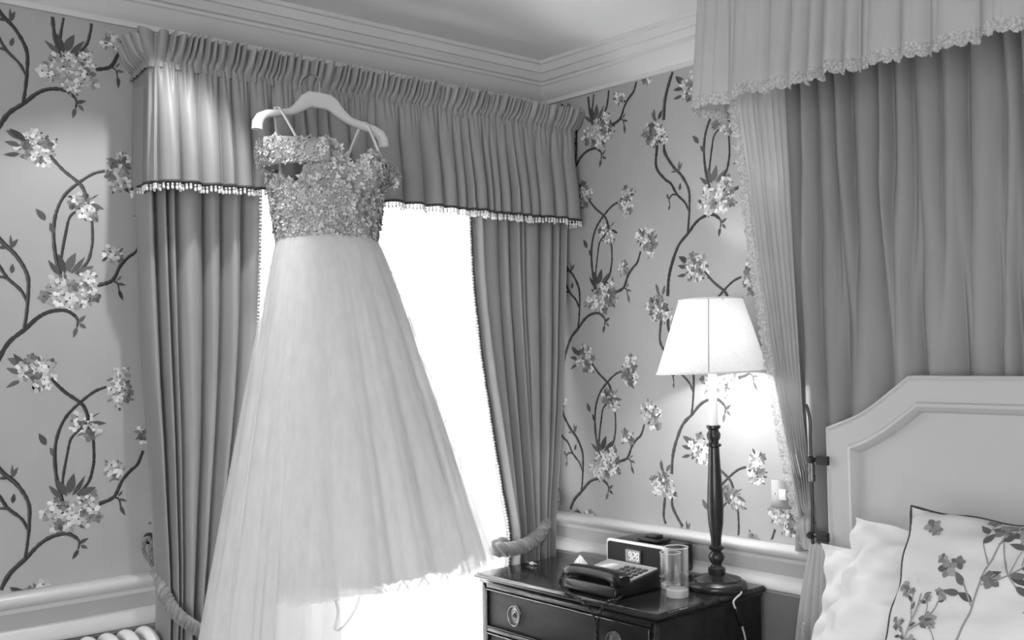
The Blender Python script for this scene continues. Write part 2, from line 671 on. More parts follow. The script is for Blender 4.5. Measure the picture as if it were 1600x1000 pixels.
for nm, rect, ax in (('fill_window_2', REAR_FILL, 'y'), ('fill_window_3', SIDE_FILL, 'x')):  # unseen windows added to bring fill daylight into the room
    w2 = bpy.data.objects.new(nm, None)
    COL.objects.link(w2)
    w2['kind'] = 'structure'
    a0, a1, z0, z1 = rect
    w2.location = ((a0 + a1) / 2, YF - 0.12, z0) if ax == 'y' else (XL - 0.12, (a0 + a1) / 2, z0)
    m = MB()
    def bx(u0, u1, q0, q1):
        if ax == 'y':
            m.box(u0, u1, YF - 0.18, YF - 0.12, q0, q1)
        else:
            m.box(XL - 0.18, XL - 0.12, u0, u1, q0, q1)
    bx(a0, a0 + 0.05, z0, z1); bx(a1 - 0.05, a1, z0, z1); bx(a0 + 0.05, a1 - 0.05, z0, z0 + 0.05); bx(a0 + 0.05, a1 - 0.05, z1 - 0.05, z1)
    bx((a0 + a1) / 2 - 0.03, (a0 + a1) / 2 + 0.03, z0 + 0.05, z1 - 0.05)
    part(m, 'window_frame', 'window_paint', w2, bevel=0.005)
    for u0, u1 in ((a0 + 0.05, (a0 + a1) / 2 - 0.03), ((a0 + a1) / 2 + 0.03, a1 - 0.05)):
        m = MB()
        if ax == 'y':
            m.box(u0, u1, YF - 0.152, YF - 0.148, z0 + 0.05, z1 - 0.05)
        else:
            m.box(XL - 0.152, XL - 0.148, u0, u1, z0 + 0.05, z1 - 0.05)
        part(m, 'pane', 'window_glass', w2, smooth=False)

# ------------------------------------------------------------------ wallpaper print
MOTIF_STEMS = [  # (width, points) relative to the big blossom, metres (u to the side, v up)
    (0.0105, [(-.202, -.304), (-.195, -.243), (-.177, -.19), (-.149, -.138), (-.11, -.104), (-.076, -.072), (-.043, -.056), (-.006, -.054), (.02, -.07)]),
    (0.006, [(.02, -.07), (.024, -.083), (.021, -.098)]),
    (0.0085, [(-.018, .032), (-.032, .09), (-.037, .156), (-.029, .209), (-.007, .255), (.031, .292), (.067, .318), (.098, .329)]),
    (0.0065, [(-.02, .051), (-.016, .097), (-.005, .157), (.005, .196), (.03, .220), (.046, .235)]),
    (0.0085, [(.048, .24), (.048, .253), (.038, .279), (.022, .295), (-.009, .318), (-.033, .342), (-.045, .356)]),
    (0.0075, [(.022, .044), (.05, .078), (.06, .11), (.064, .14), (.061, .198), (.047, .224)]),
    (0.0085, [(.076, .015), (.116, .03), (.138, .07), (.16, .095), (.182, .113), (.198, .149)]),
    (0.0045, [(.116, .03), (.130, .022), (.135, .0)]),
    (0.0085, [(-.233, .205), (-.239, .133), (-.203, .087), (-.177, .068), (-.152, .029), (-.12, -.001), (-.104, -.03)]),
    (0.0095, [(-.203, .21), (-.2, .174), (-.165, .122), (-.13, .087), (-.103, .038), (-.101, -.013), (-.106, -.068), (-.112, -.104)]),
    (0.006, [(-.152, .029), (-.172, .03), (-.187, .018)]),
    (0.004, [(-.187, .018), (-.183, -.002)]),
]
MOTIF_LEAVES = [  # (u, v, length, width, angle deg)
    (-.007, .045, .055, .018, 112), (-.002, .05, .055, .024, 78), (.006, .045, .06, .014, 45), (-.02, .04, .05, .014, 135), (.022, .045, .05, .02, 20),
    (.022, -.085, .03, .011, 30), (.022, -.098, .03, .012, -115), (.028, -.088, .022, .01, -40),
    (.134, .005, .032, .011, -75), (.13, .022, .024, .008, -10), (.128, .03, .02, .006, 40),
    (-.058, .182, .038, .017, 118), (.058, .236, .04, .012, -18), (.06, .248, .026, .004, 38),
    (-.115, .392, .042, .02, 150), (-.118, .372, .04, .014, 165), (-.12, .352, .04, .012, 195), (-.105, .385, .05, .018, 140),
    (-.243, .295, .035, .013, 95), (-.225, .29, .035, .014, 60), (-.235, .285, .04, .012, 120),
    (-.146, .104, .034, .012, 52), (-.15, .106, .026, .009, 175), (-.143, .11, .03, .007, 85),
    (-.141, .04, .026, .012, 80), (-.187, .018, .022, .010, 120), (-.183, -.002, .02, .009, -105),
    (-.035, .15, .03, .014, 120),
]
MOTIF_BLOOM = [  # (u, v, radius u, radius v, flowers, pale share)
    (-.005, -.005, .075, .055, 13, .85), (.055, .0, .03, .04, 5, .45), (.05, .045, .022, .012, 2, .9),
    (-.077, .371, .055, .05, 13, .7), (.137, .352, .03, .03, 6, .8), (.137, .305, .034, .03, 7, .8),
    (.03, .238, .03, .022, 6, .45), (.055, .212, .026, .02, 4, .8), (.118, .097, .026, .026, 5, .75),
    (.215, .195, .038, .03, 8, .85), (.243, .172, .03, .045, 8, .6), (-.246, .245, .052, .042, 15, .6), (-.215, .225, .03, .025, 5, .8)]


class Printer:
    """lays flat print on a wall: put(u, v, lift) gives the world point"""

    def __init__(s, put, rnd, clip):
        s.put, s.rnd, s.clip, s.m, s.k = put, rnd, clip, MB(), 0

    def lift(s):
        s.k += 1
        return 0.0004 + (s.k % 97) * 1e-5

    def ok(s, pts):
        u0, u1, v0, v1 = s.clip
        return all(u0 <= u <= u1 and v0 <= v <= v1 for u, v in pts)

    def poly(s, pts, mi):
        u0, u1, v0, v1 = s.clip
        if not any(u0 <= u <= u1 and v0 <= v <= v1 for u, v in pts):
            return
        pts = [(min(max(u, u0), u1), min(max(v, v0), v1)) for u, v in pts]
        L = s.lift()
        s.m.add([s.put(u, v, L) for u, v in pts], [tuple(range(len(pts)))], mi)

    def stem(s, pts, w, mi=0):
        C = catmull([(u, v, 0) for u, v in pts], 7)
        n = len(C)
        L = s.lift()
        vs, fs = [], []
        u0, u1, v0, v1 = s.clip
        for i, c in enumerate(C):
            t = (C[min(i + 1, n - 1)] - C[max(i - 1, 0)]).normalized()
            ww = w * 0.5 * (0.9 + 0.35 * s.rnd.random()) * (1.0 - 0.3 * i / n)
            a, b = (c.x - t.y * ww, c.y + t.x * ww), (c.x + t.y * ww, c.y - t.x * ww)
            vs += [a, b]
        for i in range(n - 1):
            q = [vs[2 * i], vs[2 * i + 1], vs[2 * i + 3], vs[2 * i + 2]]
            if s.ok(q):
                s.m.add([s.put(u, v, L) for u, v in q], [(0, 1, 2, 3)], mi)

    def leaf(s, u, v, ln, w, ang, mi=1, bend=0.15):
        a = math.radians(ang)
        ca, sa = math.cos(a), math.sin(a)
        P = []
        for k in range(6):
            t = k / 5
            P.append((ln * t, w * 0.5 * math.sin(PI * t ** 0.8) + bend * ln * t * t))
        for k in range(4, 0, -1):
            t = k / 5
            P.append((ln * t, -w * 0.5 * math.sin(PI * t ** 0.8) + bend * ln * t * t))
        s.poly([(u + x * ca - y * sa, v + x * sa + y * ca) for x, y in P], mi)

    def flower(s, u, v, r, pale):
        a0 = s.rnd.random() * 6.28
        tone = 2 if pale else 3
        for k in range(5):
            a = a0 + k * 2 * PI / 5 + s.rnd.uniform(-.15, .15)
            cu, cv = u + math.cos(a) * r * 0.55, v + math.sin(a) * r * 0.55
            rr = r * s.rnd.uniform(.42, .58)
            s.poly([(cu + math.cos(a + q * PI / 4) * rr * (1.1 if q % 4 == 0 else 0.85), cv + math.sin(a + q * PI / 4) * rr * (1.1 if q % 4 == 0 else 0.85))
                    for q in range(8)], tone)
        s.poly([(u + math.cos(q * PI / 3) * r * .17, v + math.sin(q * PI / 3) * r * .17) for q in range(6)], 1)

    def bloom(s, u, v, ru, rv, n, pale):
        rnd = s.rnd
        for k in range(n // 3 + 1):
            a = rnd.random() * 6.28
            s.leaf(u + math.cos(a) * ru * .6, v + math.sin(a) * rv * .6, rnd.uniform(.014, .024), .009, math.degrees(a), 1 if rnd.random() < .5 else 3)
        n = int(n * 1.55)
        for k in range(n):
            q = math.sqrt((k + .5) / n)
            a = k * 2.4 + rnd.uniform(-.4, .4)
            fu, fv = u + math.cos(a) * ru * q * .85, v + math.sin(a) * rv * q * .85
            s.flower(fu, fv, rnd.uniform(.0105, .0175), rnd.random() < pale)
            if rnd.random() < .55:
                b = rnd.random() * 6.28
                s.leaf(fu + math.cos(b) * .012, fv + math.sin(b) * .012, rnd.uniform(.008, .014), .006, math.degrees(b), rnd.choice((1, 3, 3)))

    def motif(s, U, V):
        for w, pts in MOTIF_STEMS:
            s.stem([(U + a, V + b) for a, b in pts], w * 1.15)
            s.stem([(U + a - w * .28, V + b + w * .1) for a, b in pts], w * 0.3, 1)
        for a, b, ln, w, ang in MOTIF_LEAVES:
            s.leaf(U + a, V + b, ln, w, ang, 1, s.rnd.uniform(-.2, .2))
        for a, b, ru, rv, n, pale in MOTIF_BLOOM:
            s.bloom(U + a, V + b, ru, rv, n, pale)


PER, COLW = 0.5885, 0.515
rnd = random.Random(5)
pr = Printer(lambda u, v, L: (-L, -u, v), rnd, (0.001, 1.75, 0.853, 2.359))
for c in range(-1, 4):
    for k in range(-1, 4):
        pr.motif(0.278 + c * COLW, 1.036 + k * PER - (c % 2) * PER / 2)
attach(pr.m.build('wallpaper_print', ['print_branch', 'print_leaf', 'print_petal', 'print_shade'], None, smooth=False), wall_right)['kind'] = 'stuff'
for clip in ((-2.9, -1.43, 0.853, 2.359), (-0.17, -0.001, 0.853, 2.359)):
    pr = Printer(lambda u, v, L: (u, -L, v), rnd, clip)
    for c in range(-3, 4):
        for k in range(-1, 4):
            pr.motif(-1.735 + c * COLW, 1.036 + k * PER - (c % 2) * PER / 2)
    attach(pr.m.build('wallpaper_print', ['print_branch', 'print_leaf', 'print_petal', 'print_shade'], None, smooth=False), wall_back)['kind'] = 'stuff'

# ------------------------------------------------------------------ window valance
def path_pts(poly, n):
    P = np.array(poly, float)
    d = np.r_[0, np.cumsum(np.linalg.norm(np.diff(P, axis=0), axis=1))]
    s = np.linspace(0, d[-1], n)
    x = np.interp(s, d, P[:, 0]); y = np.interp(s, d, P[:, 1])
    # rounded normal
    tx = np.gradient(np.convolve(np.pad(x, 6, 'edge'), np.ones(13) / 13, 'valid'), s)
    ty = np.gradient(np.convolve(np.pad(y, 6, 'edge'), np.ones(13) / 13, 'valid'), s)
    L = np.hypot(tx, ty) + 1e-9
    return s, x, y, ty / L, -tx / L       # outward normal (to the side right of travel)


VAL = thing('window_valance', 'gathered grey fabric valance with frilled heading over the window', 'valance', (-0.8, -0.2, 1.9))
s, px_, py_, nx_, ny_ = path_pts([(-1.560, -0.012), (-1.585, -0.185), (-1.570, -0.2), (-0.06, -0.205), (-0.035, -0.19), (-0.02, -0.012)], 900)
TOT = s[-1]
zs = np.r_[np.linspace(1.905, 2.20, 22), 2.212, 2.222]
fl = folds(s, TOT, 0.056, 11, 0.55, 0.5)
fl2 = folds(s, TOT, 0.019, 12, 0.4, 0.8)
swell = smoothnoise(s, 3, base=1.2)
P = np.zeros((len(s), len(zs), 3))
HEM = 1.905 + 0.004 * smoothnoise(s, 9, base=2.0)
for j, z in enumerate(zs):
    t = (2.222 - z) / 0.317
    a = 0.006 + 0.052 * min(1, t * 1.3) ** 0.7
    b = 0.012 * max(0, 1 - t * 3.2)
    off = a * (fl - .25) + b * fl2 + 0.018 * t + 0.006 * swell * t
    off = off * np.where(np.abs(nx_) > 0.6, 0.22, 1.0)
    P[:, j, 0] = px_ + nx_ * off
    P[:, j, 1] = py_ + ny_ * off
    P[:, j, 2] = z if j else HEM
P[:, 0, 2] = HEM
m = MB().grid(P)
VSK = part(m, 'pleated_skirt', 'valance_cloth', VAL, angle=180)
hemline = P[:, 0].copy()
# frilled heading above the gathering tape
zs = np.linspace(2.205, 2.298, 9)
P = np.zeros((len(s), len(zs), 3))
f3 = folds(s, TOT, 0.021, 14, 0.5, 0.9)
f4 = smoothnoise(s, 15, base=9)
for j, z in enumerate(zs):
    t = j / (len(zs) - 1)
    pinch = 1 - math.exp(-((t - 0.22) / 0.12) ** 2)
    off = 0.006 + (0.010 + 0.034 * t) * f3 * pinch + 0.012 * t + 0.006 * f4 * t
    lean = 0.010 * smoothnoise(s, 21, base=5) * t
    P[:, j, 0] = px_ + nx_ * off - ny_ * lean
    P[:, j, 1] = py_ + ny_ * off + nx_ * lean
    P[:, j, 2] = z + 0.006 * f4 * t * t - 0.010 * t * (1 - f3)
part(MB().grid(P), 'frilled_heading', 'valance_cloth', VAL, angle=180)
m = MB()
m.box(-1.57, -0.03, -0.19, -0.004, 2.215, 2.235)
part(m, 'pelmet_board', 'window_paint', VAL, bevel=0.002)
# beaded fringe: dark braid, short cords with white drops
seg = np.r_[0, np.cumsum(np.linalg.norm(np.diff(hemline, axis=0), axis=1))]
m = MB()
m.tube([tuple(q + np.array([0, -0.001, -0.002])) for q in hemline[::2]], 0.0045, n=5)
part(m, 'braid', 'gimp_dark', VAL)
m = MB()
d = 0.0
rr = random.Random(8)
while d < seg[-1]:
    q = [np.interp(d, seg, hemline[:, k]) for k in range(3)]
    q[1] -= 0.001
    h = rr.uniform(0.8, 1.15)
    m.ball((q[0], q[1], q[2] - 0.010 * h), 0.0036, 6, 4)
    m.ball((q[0], q[1], q[2] - 0.019 * h), 0.0042, 6, 4, sc3=(1, 1, 1.5))
    d += 0.0115
part(m, 'bead_fringe', 'bead_white', VAL, kind='stuff')

# ------------------------------------------------------------------ window curtains
def curtain(name, label, rows, y0, spacing, seed, nfold, amp, lead, ncol=260):
    """rows: list of (z, x at outer edge, x at leading edge, y)"""
    rows = sorted(rows)
    zk = [r[0] for r in rows]
    zz = np.linspace(zk[0], zk[-1], 90)
    xa = np.interp(zz, zk, [r[1] for r in rows]); xb = np.interp(zz, zk, [r[2] for r in rows]); yy = np.interp(zz, zk, [r[3] for r in rows])
    ker = np.ones(7) / 7
    sm = lambda a: np.convolve(np.pad(a, 3, 'edge'), ker, 'valid')
    xa, xb, yy = sm(xa), sm(xb), sm(yy)
    u = np.linspace(0, 1, ncol)
    fd = folds(u, 1.0, 1.0 / nfold, seed, 0.7, 0.5)
    P = np.zeros((ncol, len(zz), 3))
    for j, z in enumerate(zz):
        w = abs(xb[j] - xa[j])
        drift = 0.012 * smoothnoise(u * 1.0 + z * 0.12, seed + 4, base=1.5)
        uu = u + drift
        f = np.interp(np.clip(uu, 0, 1), u, fd)
        a = amp * (0.75 + 0.35 * (1 - w / 0.5))
        P[:, j, 0] = xa[j] + (xb[j] - xa[j]) * u
        P[:, j, 1] = yy[j] + 0.03 - a * f + 0.01 * smoothnoise(u, seed + 7, base=1.0)
        P[:, j, 2] = z
    th = thing(name, label, 'curtain', (float(xa[0]), y0, 0))
    part(MB().grid(P), 'fabric_panel', 'curtain_cloth', th, angle=180)
    # bead trim down the leading edge
    edge = P[-1]
    seg = np.r_[0, np.cumsum(np.linalg.norm(np.diff(edge, axis=0), axis=1))]
    m = MB()
    d = 0.0
    sg = 1 if xb[0] > xa[0] else -1
    r2 = random.Random(seed)
    while d < seg[-1]:
        q = [np.interp(d, seg, edge[:, k]) for k in range(3)]
        m.ball((q[0] + sg * 0.006 + r2.uniform(-.0015, .0015), q[1] - 0.003, q[2]), 0.0052, 6, 4)
        d += 0.0105
    part(m, 'bead_trim', 'bead_white', th, kind='stuff')
    m = MB()
    m.tube([tuple(q) for q in edge[::3]], 0.004, n=5)
    part(m, 'braid', 'gimp_dark', th)
    return th, P


def xat(px, py, y):
    return at((px, py), 1, y)[0]


def zat(px, py, y):
    return at((px, py), 1, y)[2]


# outer edge / leading edge per height, read from the photograph
yc = -0.115
rowsR = [(2.17, xat(882, 240, yc), xat(728, 240, yc), yc)]
for (yp, xo, xl, yv) in ((340, 880, 733, yc), (450, 878, 738, yc), (560, 875, 751, yc - .01), (650, 870, 765, yc - .015), (740, 863, 779, yc - .02), (800, 857, 789, yc - .03), (850, 855, 797, yc - .035)):
    rowsR.append((zat(800, yp, yv), min(xat(xo, yp, yv), -0.012), xat(xl, yp, yv), yv))
zb = rowsR[-1][0]
xo, xl = rowsR[-1][1], rowsR[-1][2]
rowsR += [(zb - 0.12, xo + 0.02, xl - 0.01, -0.13), (0.4, -0.06, xl - 0.04, -0.115), (0.02, -0.03, xl - 0.07, -0.11)]
CR, PR = curtain('window_curtain', 'grey curtain tied back between the bright window and the flowered bedside wall', rowsR, yc, 0.05, 31, 6.5, 0.085, 1)
yl = -0.115
rowsL = [(2.17, xat(216, 240, yl), xat(404, 240, yl), yl)]
for (yp, xo, xl, yv) in ((300, 216, 404, yl), (400, 219, 403, yl), (500, 224, 400, yl), (600, 230, 392, yl - .01), (700, 238, 380, yl - .015), (800, 244, 365, yl - .02), (900, 250, 352, yl - .03), (960, 252, 342, yl - .035)):
    rowsL.append((zat(250, yp, yv), xat(xo, yp, yv), xat(xl, yp, yv), yv))
zb = rowsL[-1][0]
xo, xl = rowsL[-1][1], rowsL[-1][2]
rowsL += [(zb - 0.15, xo, xl + 0.01, -0.13), (0.3, xo - 0.01, xl + 0.05, -0.115), (0.02, xo - 0.02, xl + 0.08, -0.11)]
CL, PL = curtain('window_curtain', 'grey curtain tied back beside the radiator, half hidden by the wedding dress', rowsL, yl, 0.05, 41, 7, 0.09, 1)

# net curtain
m = MB()
u = np.linspace(0, 1, 240)
zz = np.linspace(0.03, 2.14, 12)
P = np.zeros((240, 12, 3))
fd = folds(u, 1, 1 / 15, 51, 0.5, 1.2)
for j, z in enumerate(zz):
    P[:, j, 0] = -1.50 + 1.38 * u
    P[:, j, 1] = -0.035 - 0.022 * fd
    P[:, j, 2] = z
o = m.grid(P).build('net_curtain', 'net_curtain', None, angle=180)
tag(o, 'sheer white net curtain glowing in front of the window', 'net curtain')


# tiebacks: twisted rope of three strands
def twisted(path, R, r, pitch, th, n_str=3, name='strand', matn='rope_silk'):
    C = catmull(path, 26)
    seg = [0]
    for a, b in zip(C, C[1:]):
        seg.append(seg[-1] + (b - a).length)
    for k in range(n_str):
        pts = []
        nrm = None
        for i, c in enumerate(C):
            t = (C[min(i + 1, len(C) - 1)] - C[max(i - 1, 0)]).normalized()
            if nrm is None:
                nrm = t.cross(Vector((0.3, 0.2, 1))).normalized()
            nrm = (nrm - t * nrm.dot(t)).normalized()
            b = t.cross(nrm)
            a = 2 * PI * (seg[i] / pitch + k / n_str)
            pts.append(c + (nrm * math.cos(a) + b * math.sin(a)) * R)
        part(MB().tube(pts, r, n=6), name, matn, th)


def P3(px, py, y):
    q = at((px, py), 1, y)
    return tuple(q)


TB = thing('curtain_tieback', 'thick twisted silk rope holding the curtain beside the bedside chest', 'tieback', P3(862, 800, -0.05))
path = [P3(866, 768, -0.03), P3(862, 792, -0.09), P3(852, 820, -0.16), P3(832, 845, -0.20), P3(805, 857, -0.215), P3(780, 859, -0.20), P3(775, 855, -0.17), P3(786, 850, -0.11)]
twisted(path, 0.0125, 0.0135, 0.055, TB)
m = MB()
h = at((866, 768), 1, -0.01)
m.tube([(h[0], -0.002, h[2]), (h[0], -0.035, h[2]), (h[0], -0.042, h[2] + 0.018)], 0.005, n=8)
m.lathe([(0.016, 0.0), (0.016, 0.004), (0.006, 0.007)], 16, (h[0], -0.009, h[2]), axis='y')
part(m, 'wall_hook', 'old_brass', TB)
m = MB()
for k, (dx, dz) in enumerate(((-0.01, 0.03), (0.012, 0.028), (0.0, 0.04))):
    m.ball((h[0] + dx, -0.03 - 0.006 * k, h[2] + dz - 0.02), 0.017, 8, 6)
part(m, 'knot', 'rope_silk', TB)

TL = thing('curtain_tieback', 'twisted silk rope with looped ends hanging beside the radiator', 'tieback', P3(245, 880, -0.05))
path = [P3(247, 893, -0.09), P3(255, 922, -0.17), P3(271, 953, -0.215), P3(293, 973, -0.235), P3(322, 990, -0.235), P3(350, 994, -0.21), P3(362, 992, -0.15)]
twisted(path, 0.0085, 0.0095, 0.035, TL)
for dx, top in ((-8, 840), (3, 846)):
    lp = [P3(246, 892, -0.05), P3(238 + dx * .5, 878, -0.05), P3(232 + dx, 858, -0.045), P3(238 + dx, top, -0.04), P3(247 + dx * .5, 856, -0.05), P3(251, 876, -0.055), P3(250, 893, -0.06)]
    twisted(lp, 0.003, 0.0035, 0.018, TL, 2, 'loop')
m = MB()
q = P3(247, 893, -0.09)
m.ball(q, 0.022, 10, 7, sc3=(1, 1, 0.8))
m.ball((q[0] + 0.01, q[1] - 0.008, q[2] + 0.012), 0.015, 8, 6)
part(m, 'knot', 'rope_silk', TL)
m = MB()
q = P3(236, 842, -0.02)
m.tube([(q[0], -0.002, q[2]), (q[0], -0.035, q[2]), (q[0], -0.04, q[2] + 0.015)], 0.005, n=8)
m.lathe([(0.016, 0.0), (0.016, 0.004), (0.006, 0.007)], 16, (q[0], -0.009, q[2]), axis='y')
part(m, 'wall_hook', 'old_brass', TL)

# ------------------------------------------------------------------ coat hanger
HX, HY = -1.184, -0.37
HG = thing('coat_hanger', 'pale plastic hanger hooked on the valance, carrying the wedding dress', 'hanger', (HX, HY, 2.05))
# centre line and section height of the body, u sideways from the neck
prof = [(-0.198, 2.033, .026), (-0.196, 2.052, .026), (-0.186, 2.068, .024), (-0.166, 2.079, .021), (-0.125, 2.088, .019), (-0.092, 2.096, .021), (-0.066, 2.112, .030), (-0.046, 2.130, .040), (-0.03, 2.140, .045), (0, 2.141, .045)]
prof = prof + [(-u, z, h) for u, z, h in prof[::-1][1:]]
nS = 12
P = np.zeros((len(prof), nS, 3))
for i, (u, z, h) in enumerate(prof):
    j0, j1 = max(i - 1, 0), min(i + 1, len(prof) - 1)
    t = Vector((prof[j1][0] - prof[j0][0], 0, prof[j1][1] - prof[j0][1])).normalized()
    n = Vector((-t.z, 0, t.x))
    bow = 0.018 * (u / 0.2) ** 2
    for k in range(nS):
        a = 2 * PI * k / nS
        ca, sa = math.cos(a), math.sin(a)
        ex = lambda c: math.copysign(abs(c) ** 0.6, c)
        q = Vector((HX + u, HY - bow, z)) + n * (ex(sa) * h * 0.5) + Vector((0, ex(ca) * (0.010 + 0.004 * abs(u) / .2), 0))
        P[i, k] = q
m = MB().grid(P, cv=True)
m.f.append(tuple(range(nS))); m.m.append(0)
m.f.append(tuple(range((len(prof) - 1) * nS, len(prof) * nS))); m.m.append(0)
part(m, 'hanger_body', 'hanger_plastic', HG, angle=50)
m = MB()
hk = catmull([(HX, HY, 2.155), (HX, HY, 2.19), (HX, HY + .02, 2.213), (HX, HY + .05, 2.222), (HX, HY + .085, 2.216), (HX, HY + .095, 2.203)], 5)
part(m.tube(hk, 0.0022, n=8), 'hook', 'steel', HG)

# ------------------------------------------------------------------ wedding dress
DX, DY = -1.166, -0.375
WD = thing('wedding_dress', 'white wedding dress with lace bodice and tulle skirt hung before the window', 'wedding dress', (DX, DY, 1.76))
TH = np.radians(np.linspace(-180, 180, 181))
td = [-180, -140, -115, -95, -75, -58, -47, -40, -33, -26, -18, -10, -4, 0, 5, 12, 22, 34, 46, 58, 72, 90, 120, 150, 180]
tz = [1.915, 1.915, 1.915, 1.917, 1.908, 1.892, 1.905, 1.955, 1.998, 2.012, 2.010, 1.988, 1.955, 1.938, 1.948, 1.972, 1.990, 1.992, 1.980, 1.957, 1.925, 1.905, 1.91, 1.915, 1.915]
topz = lambda deg: np.interp(deg, td, tz)


def bod(theta, z, out=0.0):
    t = np.clip((z - 1.75) / 0.20, 0, 1.3)
    a = 0.142 + 0.026 * np.sin(np.clip(t, 0, 1) * PI / 2) + out
    b = 0.095 + 0.020 * np.sin(np.clip(t, 0, 1) * PI / 2) + out
    # two cups at the front
    deg = np.degrees(theta)
    cup = np.exp(-((deg + 27) / 20) ** 2) + np.exp(-((deg - 30) / 20) ** 2)
    hgt = np.exp(-((z - 1.945) / 0.045) ** 2)
    a2 = a + 0.020 * cup * hgt
    b2 = b + 0.030 * cup * hgt
    return np.stack([DX + a2 * np.sin(theta), DY - b2 * np.cos(theta), z], -1)


NZ = 22
P = np.zeros((len(TH), NZ, 3))
for i, t in enumerate(TH):
    z1 = topz(math.degrees(t))
    for j in range(NZ):
        P[i, j] = bod(np.array(t), np.array(1.748 + (z1 - 1.748) * j / (NZ - 1)))
part(MB().grid(P), 'bodice', 'bodice_satin', WD, angle=180, solid=0.003)
# lace sleeve bands standing off the bodice
def band(t0, t1, n, zc0, zc1, hh, out):
    P = np.zeros((n, 6, 3))
    for i in range(n):
        q = i / (n - 1)
        t = math.radians(t0 + (t1 - t0) * q)
        bul = math.sin(PI * q)
        for j in range(6):
            z = zc0 + (zc1 - zc0) * q + hh * (j / 5 - 0.5) * (0.75 + 0.25 * bul)
            b = bod(np.array(t), np.array(1.95), out[0] + out[1] * bul + 0.004 * math.sin(PI * j / 5))
            b[2] = z
            P[i, j] = b
    return P
B1 = band(-22, -150, 40, 1.972, 1.985, 0.075, (0.006, 0.022))
B2 = band(44, 150, 40, 1.955, 1.925, 0.036, (0.004, 0.050))
for B in (B1, B2):
    part(MB().grid(B), 'sleeve_band', 'bodice_satin', WD, angle=180, solid=0.002)
# lace applique
rr = random.Random(77)
m = MB()


def petal(m, c, nrm, size, ang):
    nrm = Vector(nrm).normalized()
    up = Vector((0, 0, 1)) if abs(nrm.z) < .9 else Vector((1, 0, 0))
    t = nrm.cross(up).normalized()
    b = nrm.cross(t)
    d = t * math.cos(ang) + b * math.sin(ang)
    e = nrm.cross(d)
    c = Vector(c)
    w = size * rr.uniform(.28, .42)
    lift = size * rr.uniform(.15, .8)
    p0 = c + nrm * 0.001
    p1 = c + d * size * .5 + e * w + nrm * lift * .6
    p2 = c + d * size + nrm * lift
    p3 = c + d * size * .5 - e * w + nrm * lift * .6
    pm = c + d * size * .5 + nrm * lift * .25
    m.add([p0, p1, p2, p3, pm], [(0, 1, 4), (1, 2, 4), (2, 3, 4), (3, 0, 4)])


def sprig(m, c, nrm, size):
    n = rr.choice((4, 5, 5, 6))
    a0 = rr.random() * 6.28
    for k in range(n):
        petal(m, c, nrm, size * rr.uniform(.75, 1.15), a0 + k * 2 * PI / n)


for k in range(1500):
    deg = rr.uniform(-140, 75)
    z1 = topz(deg)
    z0 = 1.752 - 0.012 * rr.random()
    z = z0 + (z1 + 0.004 - z0) * rr.random()
    t = np.array(math.radians(deg))
    c = bod(t, np.array(z))
    c2 = bod(t + .02, np.array(z)) - c
    nrm = (c2[1], -c2[0], 0.0)
    sprig(m, c, nrm, rr.uniform(.008, .0155))
# leaf fringe along the neckline and the lower edge of the lace
for k in range(420):
    deg = rr.uniform(-140, 75)
    t = np.array(math.radians(deg))
    up_edge = k % 3
    z = topz(deg) - 0.004 if up_edge else 1.752
    c = bod(t, np.array(z))
    c2 = bod(t + .02, np.array(z)) - c
    nrm = Vector((c2[1], -c2[0], 0.0)).normalized()
    tt = Vector((0, 0, 1)).cross(nrm)
    petal(m, c, nrm, rr.uniform(.010, .019), (PI / 2 if nrm.cross(nrm.cross(Vector((0, 0, 1)))).z < 0 else -PI / 2) * (1 if up_edge else -1) + rr.uniform(-.9, .9))
for B, cnt in ((B1, 330), (B2, 200)):
    for k in range(cnt):
        i, fj = rr.randrange(1, 38), rr.uniform(0, 4.99)
        j = int(fj)
        c = Vector(B[i, j]).lerp(Vector(B[i + 1, j + 1]), fj - j)
        nr = Vector((c.x - DX, c.y - DY, 0))
        sprig(m, c, nr if rr.random() < .7 else -nr, rr.uniform(.006, .012))
part(m, 'lace_applique', 'lace', WD, kind='stuff', angle=180)
# straps over the hanger
def strap(deg, u, back_deg):
    a = bod(np.array(math.radians(deg)), np.array(topz(deg) - 0.01))
    b = bod(np.array(math.radians(back_deg)), np.array(topz(back_deg) - 0.01))
    zt = 2.088 + 0.016
    zt = np.interp(abs(u), [0, .05, .07, .1, .13, .17, .19], [2.165, 2.15, 2.128, 2.108, 2.099, 2.09, 2.08])
    top = [(HX + u, HY - 0.016, zt - 0.004), (HX + u, HY, zt + 0.002), (HX + u, HY + 0.014, zt - 0.004)]
    pts = [tuple(a), ((a[0] + HX + u) / 2, (a[1] + HY - .02) / 2, (a[2] + zt) / 2)] + top + [((b[0] + HX + u) / 2, (b[1] + HY + .02) / 2, (b[2] + zt) / 2), tuple(b)]
    C = catmull(pts, 6)
    w = 0.0045
    vs, fs = [], []
    for i, c in enumerate(C):
        vs += [(c.x - w, c.y, c.z), (c.x + w, c.y, c.z)]
        if i:
            fs.append((2 * i - 2, 2 * i - 1, 2 * i + 1, 2 * i))
    part(MB().add(vs, fs), 'shoulder_strap', 'ribbon', WD, solid=0.0015)
strap(-40, -0.128, -150)
strap(40, 0.142, 150)


# skirt layers
def smooth01(x):
    x = np.clip(x, 0, 1)
    return x * x * (3 - 2 * x)


